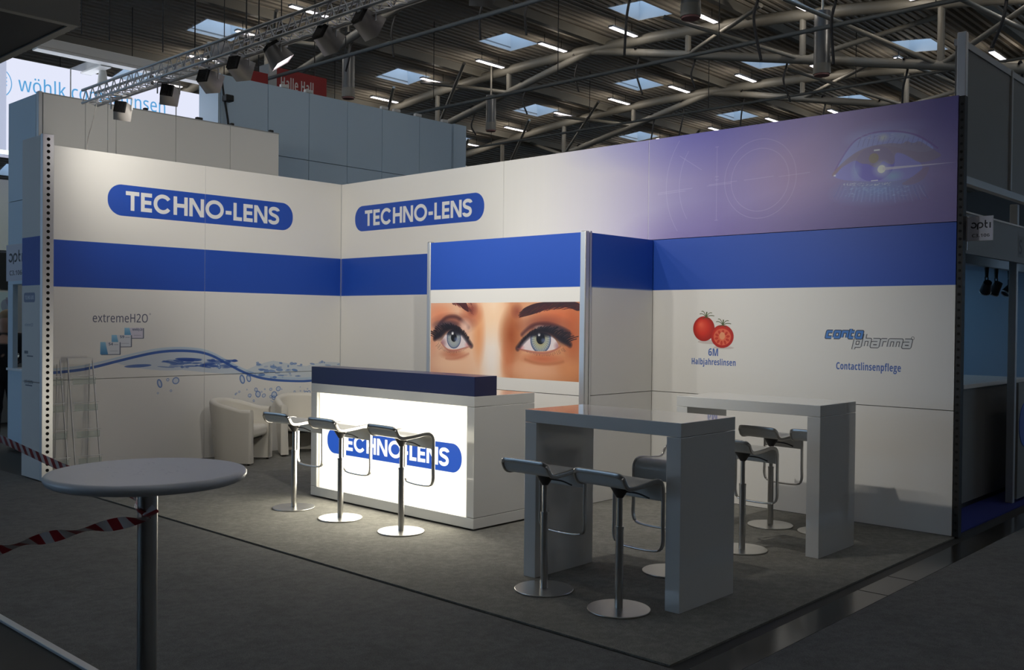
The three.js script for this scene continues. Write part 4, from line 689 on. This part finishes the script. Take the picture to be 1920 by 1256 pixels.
{ // tall blue-grey partition farther back
  const X = -5.5, t = thing('partition', 'tall blue-grey panelled partition beyond the left wall', 'partition', [X, 0, 0]);
  const h = 6.17, zs = [415, 503, 580, 652, 717, 787, 848].map((px, i) => on('x', px, [140, 157, 173, 189, 203, 219, 232][i], X).z), zE = on('x', 872, 236, X).z, ys = on('x', 580, 301, X).y;
  for (let i = 0; i + 1 < zs.length; i++) { part('panel', rbox(-0.06, 0, zs[i + 1] + 0.006, 0, ys - 0.006, zs[i] - 0.006, 0.002, 1), M.blueGrey, t); part('panel', rbox(-0.06, ys + 0.006, zs[i + 1] + 0.006, 0, h, zs[i] - 0.006, 0.002, 1), M.blueGrey, t); }
  part('return_panel', box(-0.7, 0, zs[0], -0.02, h + 0.02, zs[0] + 0.05), M.blueGrey, t);
  part('end_panel', rbox(-0.05, 0, zE, 0.04, h + 0.01, zs[6] - 0.02, 0.004), M.blueGrey, t); part('backing', box(-0.1, 0, zE, -0.062, h - 0.01, zs[0]), M.aluMatt, t);
  for (const [px, py] of [[535, 167], [580, 172], [722, 204], [745, 209], [785, 218], [835, 228]]) { const p = on('x', px, py, X); part('clamp', rbox(-0.08, h, p.z - 0.09, 0.01, h + 0.07, p.z + 0.09, 0.02), M.white, t); }
  const c = thing('camera_cable', 'small black camera on a cable before the tall blue-grey partition', 'camera', [X + 0.06, 0, 0]);
  const a = on('x', 416, 140, X + 0.06), m = on('x', 420, 183, X + 0.06), b = on('x', 428, 232, X + 0.06);
  part('cable_run', tube([V(-0.02, a.y, a.z), V(0, m.y, m.z), V(0, b.y, b.z), V(0, 0.02, b.z - 0.1)], 0.02, 30), M.cable, c); part('camera_body', rbox(-0.04, m.y - 0.07, m.z - 0.14, 0.12, m.y + 0.05, m.z + 0.02, 0.02), M.black, c);
}
{ // backlit sign of a lens maker
  const X = -8, P0 = on('x', 12, 113, X), P1 = on('x', 384, 175, X), z0 = P0.z, z1 = P1.z - 0.9, yT = 6.35, yB = 4.6, w = z0 - z1;
  const t = thing('backlit_sign', 'large glowing white sign with light blue lettering beyond the left wall', 'sign', [X, 0, 0]);
  const cv = canvas(1536, 1536 * (yT - yB) / w), c = cv.getContext('2d'), k = 1536 / w;
  c.fillStyle = '#e8ecff'; c.fillRect(0, 0, cv.width, cv.height);
  const put = (px, py) => { const p = on('x', px, py, X); return [(z0 - p.z) * k, (yT - p.y) * k]; };
  c.fillStyle = '#5aa4dc'; c.textBaseline = 'alphabetic';
  const word = (s, px0, py0, px1, py1, size) => { const [x, y] = put(px0, py0), [x2, y2] = put(px1, py1); c.save(); c.translate(x, y); c.rotate(Math.atan2(y2 - y, x2 - x)); c.font = '100px sans-serif'; const m = c.measureText(s).width; c.scale((x2 - x) / m, size / 100); c.fillText(s, 0, 0); c.restore(); };
  word('wöhlk contactlinsen', 34, 170, 312, 213, 118);
  c.strokeStyle = '#5aa4dc'; c.lineWidth = 5; const [ex, ey] = put(-13, 152); c.beginPath(); c.ellipse(ex, ey, 36 * k * 0.0086, 36 * k * 0.0083, 0, 0, 7); c.stroke();
  for (const dy of [-7, 0, 7]) { const [a, b] = put(13, 153 + dy); c.beginPath(); c.moveTo(a, b - 4); c.lineTo(a, b + 4); c.lineTo(a - 60, b + 2); c.fill(); }
  const tex = canvasTex(cv), g = new THREE.PlaneGeometry(w, yT - yB); g.rotateY(Math.PI / 2); g.translate(0.006, (yT + yB) / 2, (z0 + z1) / 2);
  part('sign_face', g, std({ color: 0x404040, map: tex, emissive: 0xffffff, emissiveMap: tex, emissiveIntensity: 0.95 }), t, 'glowing white face with light blue lettering');
  part('sign_box', box(-0.4, yB, z1, 0, yT, z0), std({ color: lin(0.6, 0.62, 0.7), emissive: lin(0.75, 0.78, 1), emissiveIntensity: 0.5 }), t);
  for (const px of [132, 330]) { const p = on('x', px, 140, X); part('joint_strip', box(0, yB, p.z - 0.012, 0.012, yT, p.z + 0.012), M.alu, t); }
  part('support_post', [box(-0.35, 0, z0 - 0.4, -0.15, yB, z0 - 0.2), box(-0.35, 0, z1 + 0.2, -0.15, yB, z1 + 0.4)], M.aluMatt, t);
  const l = new THREE.RectAreaLight(lin(0.86, 0.9, 1), 1.2, w, yT - yB); l.position.set(0.03, (yT + yB) / 2, (z0 + z1) / 2); l.rotation.y = -Math.PI / 2; t.add(l);
}
{ // white rig over that stand
  const X = -7, a = on('x', 66, 88, X), b = on('x', 305, 142, X), y = a.y, t = thing('ceiling_rig', 'white hanging lighting rig of rails beyond the lighting truss', 'rig', [X, y, 0]);
  part('main_rail', [rbox(-0.05, 0.03, b.z - 2, 0.02, 0.2, a.z, 0.02), box(-0.13, -0.04, b.z - 2, 0.1, -0.01, a.z), box(-0.02, 0.02, b.z - 2, 0.0, 0.1, a.z)], M.white, t);
  const s = on('x', 205, 118, X); part('cross_rail', [rbox(-3.0, 0.0, s.z - 0.03, -0.05, 0.17, s.z + 0.03, 0.02), box(-3.0, -0.06, s.z - 0.1, -0.13, -0.03, s.z + 0.1)], M.white, t);
  part('spot_head', [cyl(-0.5, -0.32, -0.03, s.z - 0.1, 0.1, 0.06, 14)], M.white, t);
  for (const z of [a.z - 0.8, s.z, b.z]) part('suspension_cable', rod(V(0, 0.4, z), V(0, roofY(X) - y - 0.1, z), 0.012, 5), M.cable, t);
}
{ // dark hanging canopy over the aisle
  const P = on('y', 150, 50, 3.6), t = thing('hanging_canopy', 'dark grey suspended canopy box over the aisle', 'canopy', [P.x, P.y, P.z]);
  part('fascia', rbox(-0.06, 0, 0, 0, 1.2, 3.0, 0.004), M.greyPanel, t); part('fascia_end', rbox(-3, 0, 0, -0.06, 1.2, 0.06, 0.004), M.greyPanel, t); part('soffit', box(-3, 0.01, 0.06, -0.06, 0.05, 3.0), M.black, t);
  part('edge_trim', box(0, 0.2, 0.01, 0.008, 0.215, 3.0), M.black, t); part('bolt', [cylX(0.003, 0.36, 0.42, 0.02)], M.black, t);
  part('suspension_cable', [rod(V(-0.3, 1.2, 0.3), V(-0.3, roofY(P.x) - P.y - 0.1, 0.3), 0.012, 5), rod(V(-2.7, 1.2, 0.3), V(-2.7, roofY(P.x - 2.7) - P.y - 0.1, 0.3), 0.012, 5), rod(V(-0.3, 1.2, 2.8), V(-0.3, roofY(P.x) - P.y - 0.1, 2.8), 0.012, 5)], M.cable, t);
}
function cylX(x, y, z, r) { const g = new THREE.CylinderGeometry(r, r, 0.012, 12); g.rotateZ(Math.PI / 2); g.translate(x, y, z); return g; }
function optiFace(w) { const cv = canvas(384, 384), c = cv.getContext('2d'); c.fillStyle = '#cfd0dc'; c.fillRect(0, 0, 384, 384); c.strokeStyle = '#2c2c38'; c.lineWidth = 21; c.lineCap = 'butt';
  const arc = (x, y, r, a, b) => { c.beginPath(); c.arc(x, y, r, a, b); c.stroke(); }; arc(95, 140, 38, -2.3, 2.75); arc(195, 140, 38, -3.14, 2.0); c.beginPath(); c.moveTo(157, 136); c.lineTo(157, 208); c.stroke(); c.beginPath(); c.moveTo(272, 62); c.lineTo(272, 150); c.quadraticCurveTo(272, 178, 304, 178); c.stroke(); c.beginPath(); c.moveTo(258, 112); c.lineTo(306, 112); c.stroke(); c.beginPath(); c.moveTo(342, 100); c.lineTo(342, 188); c.stroke();
  c.fillStyle = '#4a4a56'; c.font = 'bold 74px sans-serif'; const m = c.measureText('C3.106').width; c.save(); c.translate(68, 326); c.scale(272 / m, 0.95); c.fillText('C3.106', 0, 0); c.restore();
  return canvasTex(cv); }
const optiTex = optiFace();
{ // stand number plates
  const t = thing('stand_number_plate', 'pale square plate with stand number C3.106 on the tall silver post', 'sign', [7.968, 2.352, -0.155]);
  part('plate', box(0, 0, -0.008, 0.195, 0.195, 0), M.white, t); const g = new THREE.PlaneGeometry(0.193, 0.193); g.translate(0.0975, 0.0975, 0.002); part('plate_face', g, std({ map: optiTex, roughness: 0.5 }), t); part('bracket', box(-0.012, -0.07, -0.008, 0.002, 0.2, 0.003), M.alu, t);
  const P = on('z', 12, 480, 3.6), u = thing('stand_number_plate', 'square stand number plate at the pale end block with the window opening', 'sign', [P.x, 2.1, 3.6]), q = on('z', 46, 440, 3.6), w = q.x - P.x;
  part('plate', box(0, 0, -0.01, w, w * 0.78, 0), M.white, u); const f = new THREE.PlaneGeometry(w * 0.99, w * 0.77); f.translate(w / 2, w * 0.39, 0.002); part('plate_face', f, std({ map: optiTex, roughness: 0.5 }), u); part('bracket', rod(V(w * 0.5, w * 0.4, -0.01), V(w * 0.5, w * 0.4, -0.25), 0.01, 6), M.alu, u);
}
{ // stand on the right: tall partition, fascia, posts, desk
  const X = 7.9, t = thing('partition', 'dark grey tall partition of the neighbouring stand above its fascia', 'partition', [X, 0, 0]);
  part('panel', rbox(-0.04, 2.9, -1.45, 0, 3.93, -0.14, 0.002, 1), M.greyPanel, t); part('panel', rbox(-0.04, 2.9, -3.4, 0, 3.93, -1.5, 0.002, 1), M.greyPanel, t);
  part('top_rail', box(-0.05, 3.93, -3.4, 0.01, 3.985, -0.14), M.aluMatt, t); part('bottom_rail', box(-0.05, 2.84, -3.4, 0.01, 2.9, -0.14), M.aluMatt, t);
  for (const [lab, g, m] of [['tall silver post between the two stands', rbox(-0.01, 0, -0.145, 0.06, 4.02, -0.09, 0.006), M.alu], ['grey post carrying the fascia of the neighbouring stand', rbox(-0.12, 0, -1.99, -0.052, 2.83, -1.93, 0.006), M.aluMatt]]) { const po = thing('stand_post', lab, 'post', [X, 0, 0]); part('post_profile', g, m, po); }
  part('joint_post', rbox(-0.05, 2.9, -1.495, 0.02, 3.99, -1.455, 0.006), M.aluMatt, t);
  const f = thing('fascia', 'grey lettered fascia board of the neighbouring stand', 'fascia', [X, 0, 0]);
  part('board', rbox(-0.03, 2.27, -3.4, 0, 2.6, -0.15, 0.002, 1), M.greyPanel, f); part('top_edge', box(-0.045, 2.6, -3.4, 0.005, 2.615, -0.15), M.white, f);
  const cv = canvas(128, 160), c = cv.getContext('2d'); c.fillStyle = '#6d6d6c'; c.fillRect(0, 0, 128, 160); c.fillStyle = '#3a3a40'; c.font = 'bold 150px sans-serif'; c.fillText('S', 14, 134);
  const sp = on('x', 1909, 462, X), g = new THREE.PlaneGeometry(0.17, 0.2); g.rotateY(Math.PI / 2); g.translate(0.002, sp.y, sp.z - 0.085); part('letter', g, std({ map: canvasTex(cv), roughness: 0.6 }), f);
  // bluish back wall, ceiling with light, desk
  const b = thing('partition', 'bluish back wall inside the neighbouring stand', 'partition', [5.6, 0, 0]); part('panel', rbox(-0.05, 0, -4.4, 0, 2.5, -0.3, 0.002, 1), M.blueGrey, b); part('panel', box(0.0, 0, -4.45, 2.2, 2.5, -4.4), M.blueGrey, b);
  const r = thing('stand_ceiling', 'slatted ceiling panel of the neighbouring stand', 'ceiling panel', [5.6, 2.4, 0]); part('sheet', box(0.02, 0.06, -4.38, 2.24, 0.1, -0.3), M.aluMatt, r); part('beam', rbox(1.75, -0.12, -4.3, 1.83, -0.03, -0.3, 0.004), M.aluMatt, r); part('beam', rbox(0.9, -0.02, -4.3, 1.0, 0.06, -0.3, 0.004), M.alu, r);
  part('light_tube', box(0.4, 0.03, -3.8, 0.5, 0.058, -0.8), std({ color: 0xffffff, emissive: lin(0.35, 0.65, 1), emissiveIntensity: 1.6 }), r, 'bluish glowing tube');
  const l = new THREE.RectAreaLight(lin(0.4, 0.7, 1), 3, 0.1, 3.0); l.position.set(0.45, 0.02, -2.3); l.rotation.x = -Math.PI / 2; r.add(l);
  const d = thing('sales_desk', 'dark grey desk with pale top inside the neighbouring stand', 'desk', [7.0, 0, -3.2]); part('desk_body', rbox(0, 0.05, 0, 0.6, 1.1, 1.95, 0.003), M.greyPanel, d); part('desk_top', rbox(-0.02, 1.1, -0.02, 0.62, 1.14, 1.97, 0.004), M.white, d); part('plinth', box(0.02, 0, 0.02, 0.58, 0.05, 1.93), M.black, d);
  const k = thing('display_panel', 'grey low panel with a blue disc beside the neighbouring desk', 'panel', [7.86, 0, -3.4]); part('board', rbox(-0.04, 0.03, 0, 0, 1.14, 1.38, 0.003), M.greyPanel, k); const cp = on('x', 1922, 795, 7.86), disc = new THREE.CylinderGeometry(0.22, 0.22, 0.006, 40); disc.rotateZ(Math.PI / 2); disc.translate(0.002, cp.y, cp.z + 3.4 - 0.02); part('disc', disc, M.blue, k, 'flat blue disc');
  const cp2 = struct('floor_neighbour_carpet', 'blue carpet of the neighbouring stand'); part('carpet_sheet', metreUV(box(5.5, -0.012, -4.5, 7.93, 0.0, -0.09)), M.blueCarpet, cp2);
  for (const [px, py, tilt] of [[1850, 520, 0.7], [1868, 520, 0.2], [1893, 520, -0.6]]) {
    const p = on('x', px, py, 7.39), s = thing('spotlight', 'small black spotlight hanging from the ceiling beam of the neighbouring stand', 'lamp', [7.39, 2.28, p.z], 0, 'small black spotlights of the neighbouring stand'), dy = p.y - 2.28;
    part('stem', [cyl(0, -0.1, 0, 0, 0.016, 0.022, 10), rod(V(0, -0.1, 0.045), V(0, -0.19, 0.045), 0.006, 6), rod(V(0, -0.1, -0.045), V(0, -0.19, -0.045), 0.006, 6), rod(V(0, -0.1, -0.045), V(0, -0.1, 0.045), 0.006, 6)], M.black, s);
    const h = new THREE.CylinderGeometry(0.04, 0.055, 0.13, 16); h.rotateX(tilt); h.rotateZ(-0.5); h.translate(0, -0.2, 0); part('lamp_head', h, M.black, s); const rg = new THREE.TorusGeometry(0.05, 0.008, 6, 18); rg.rotateX(Math.PI / 2); rg.translate(0, -0.07, 0); rg.rotateX(tilt); rg.rotateZ(-0.5); rg.translate(0, -0.2, 0); part('lamp_ring', rg, M.steel, s);
  }
  const w = thing('partition', 'long white upper beam of a stand far behind the neighbouring fascia', 'partition', [0, 0, 0]); const p0 = on('z', 1790, 382, -9), p1 = on('z', 1925, 426, -9); 
  part('beam', rbox(4.0, 3.2, -12.5, 4.12, 3.75, -4.6, 0.005), M.white, w); part('support_post', [box(4.0, 0, -12.4, 4.1, 3.2, -12.3), box(4.0, 0, -4.8, 4.1, 3.2, -4.7)], M.aluMatt, w);
}
{ // far left: bright stand and visitor
  const p = on('z', 10, 300, -1.0), t = thing('partition', 'bright pale wall of a stand across the left aisle', 'partition', [-9.2, 0, 0]);
  part('panel', rbox(-0.06, 2.95, -0.5, 0, 4.3, 5.2, 0.003), M.white, t); part('panel', rbox(-0.06, 0, -0.5, 0, 2.2, 5.2, 0.003), M.white, t); part('header', rbox(-0.08, 2.2, -0.5, 0.02, 2.9, 5.2, 0.003), M.black, t);
  const cv = canvas(512, 384), c = cv.getContext('2d'); c.fillStyle = '#c4d6d8'; c.fillRect(0, 0, 512, 384); for (let i = 0; i < 90; i++) { c.fillStyle = `rgba(${60 + rnd() * 60},${70 + rnd() * 60},${80 + rnd() * 60},0.5)`; c.beginPath(); c.ellipse(rnd() * 512, 60 + rnd() * 260, 4 + rnd() * 9, 12 + rnd() * 30, (rnd() - 0.5), 0, 7); c.fill(); }
  const g = new THREE.PlaneGeometry(4.4, 1.3); g.rotateY(Math.PI / 2); g.translate(0.006, 1.5, 2.4); part('poster', g, std({ map: canvasTex(cv), roughness: 0.6 }), t);
  const l = new THREE.RectAreaLight(lin(0.75, 1, 0.95), 5, 5, 0.2); l.position.set(1.2, 4.5, 2.4); l.rotation.set(-Math.PI / 2, 0, 0); 
  const rig = thing('strip_light', 'cool strip light over the bright stand across the left aisle', 'lamp', [0, 0, 0]); part('light_tube', box(-7.5, 4.52, 0.2, -7.3, 4.56, 4.6), std({ color: 0xffffff, emissive: lin(0.75, 1, 0.95), emissiveIntensity: 2 }), rig); part('hanger', rod(V(-7.4, 4.55, 2.4), V(-7.4, roofY(-7.4) - 0.1, 2.4), 0.012, 5), M.cable, rig);
  l.position.set(-7.4, 4.5, 2.4); l.width = 0.2; l.height = 4.4; rig.add(l);
  const k = thing('sales_desk', 'pale counter before the bright stand across the left aisle', 'desk', [-6.3, 0, 1.2]); part('desk_body', rbox(0, 0, 0, 0.6, 1.0, 2.6, 0.003), M.greyPanel, k); part('desk_top', rbox(-0.03, 1.0, -0.03, 0.63, 1.04, 2.63, 0.004), M.white, k);
}
{ // visitor in dark clothes, standing behind the counter across the aisle
  const feet = on('y', 9, 836, 0), G = 0, res = 72, mc = new MarchingCubes(res, M.black, false, false, 60000), S = 1.0; // cube spans 2 m
  const J = { hip: [0, 0.95, 0], chest: [0, 1.28, 0.02], neck: [0, 1.46, 0.0], head: [0.02, 1.62, 0.03], lS: [0.17, 1.4, 0], rS: [-0.17, 1.4, 0], lE: [0.23, 1.14, 0.02], rE: [-0.22, 1.14, 0.04], lH: [0.1, 1.06, 0.2], rH: [-0.06, 1.06, 0.22], lK: [0.1, 0.5, 0.03], rK: [-0.09, 0.5, 0], lF: [0.11, 0.06, 0], rF: [-0.1, 0.06, 0], lT: [0.13, 0.04, 0.12], rT: [-0.12, 0.04, 0.12], lh: [0.09, 0.9, 0], rh: [-0.09, 0.9, 0] };
  const bones = [['hip', 'chest', 0.13, 0.14], ['chest', 'neck', 0.13, 0.06], ['neck', 'head', 0.055, 0.09], ['lS', 'rS', 0.07, 0.07], ['lS', 'lE', 0.055, 0.045], ['rS', 'rE', 0.055, 0.045], ['lE', 'lH', 0.04, 0.032], ['rE', 'rH', 0.04, 0.032], ['lh', 'lK', 0.095, 0.06], ['rh', 'rK', 0.095, 0.06], ['lK', 'lF', 0.055, 0.04], ['rK', 'rF', 0.055, 0.04], ['lF', 'lT', 0.045, 0.035], ['rF', 'rT', 0.045, 0.035]].map(([a, b, r0, r1]) => [V(...J[a]), V(...J[b]), r0, r1]);
  const q = V(0, 0, 0), d = V(0, 0, 0); mc.isolation = 0; let i = 0;
  for (let z = 0; z < res; z++) for (let y = 0; y < res; y++) for (let x = 0; x < res; x++, i++) {
    q.set((x - res / 2) / (res / 2) * S, (y - res / 2) / (res / 2) * S + 0.9, (z - res / 2) / (res / 2) * S); let f = 9;
    for (const [a, b, r0, r1] of bones) { d.subVectors(b, a); const t = Math.max(0, Math.min(1, q.clone().sub(a).dot(d) / d.lengthSq())), v = q.distanceTo(a.clone().addScaledVector(d, t)) - (r0 + (r1 - r0) * t), k = 0.04, h = Math.max(k - Math.abs(f - v), 0) / k; f = Math.min(f, v) - h * h * k / 4; }
    mc.field[i] = -f;
  }
  mc.update();
  const n = mc.count, pos = mc.positionArray.slice(0, n * 3), col = new Float32Array(n * 3);
  for (let k = 0; k < n; k++) { const y = pos[3 * k + 1] * S + 0.9, x = pos[3 * k], z = pos[3 * k + 2]; pos[3 * k] *= S; pos[3 * k + 1] = y; pos[3 * k + 2] *= S; const skin = y > 1.47 || (z > 0.15 && y > 0.9 && y < 1.2) || (y > 1.32 && z > 0.08 && Math.abs(x) < 0.07); col.set(skin ? [0.55, 0.33, 0.24] : [0.012, 0.012, 0.016], 3 * k); }
  const g = new THREE.BufferGeometry(); g.setAttribute('position', new THREE.BufferAttribute(pos, 3)); g.setAttribute('normal', new THREE.BufferAttribute(mc.normalArray.slice(0, n * 3), 3)); g.setAttribute('color', new THREE.BufferAttribute(col, 3));
  const t = thing('person', 'person in black clothes with long fair hair standing across the left aisle', 'person', [feet.x, 0, feet.z], R(60));
  part('body', g, std({ vertexColors: true, roughness: 0.75 }), t);
  const hair = new THREE.SphereGeometry(0.108, 20, 16); hair.scale(0.95, 1.12, 1.02); hair.translate(0.02, 1.65, 0.0); const fall = new THREE.CylinderGeometry(0.1, 0.11, 0.3, 16); fall.scale(1, 1, 0.55); fall.translate(0.02, 1.5, -0.05);
  part('hair', [hair, fall], std({ color: lin(0.3, 0.2, 0.11), roughness: 0.6 }), t);
}
scene.traverse((o) => { if (o.isMesh) o.castShadow = o.receiveShadow = true; });
renderer.render(scene, camera);
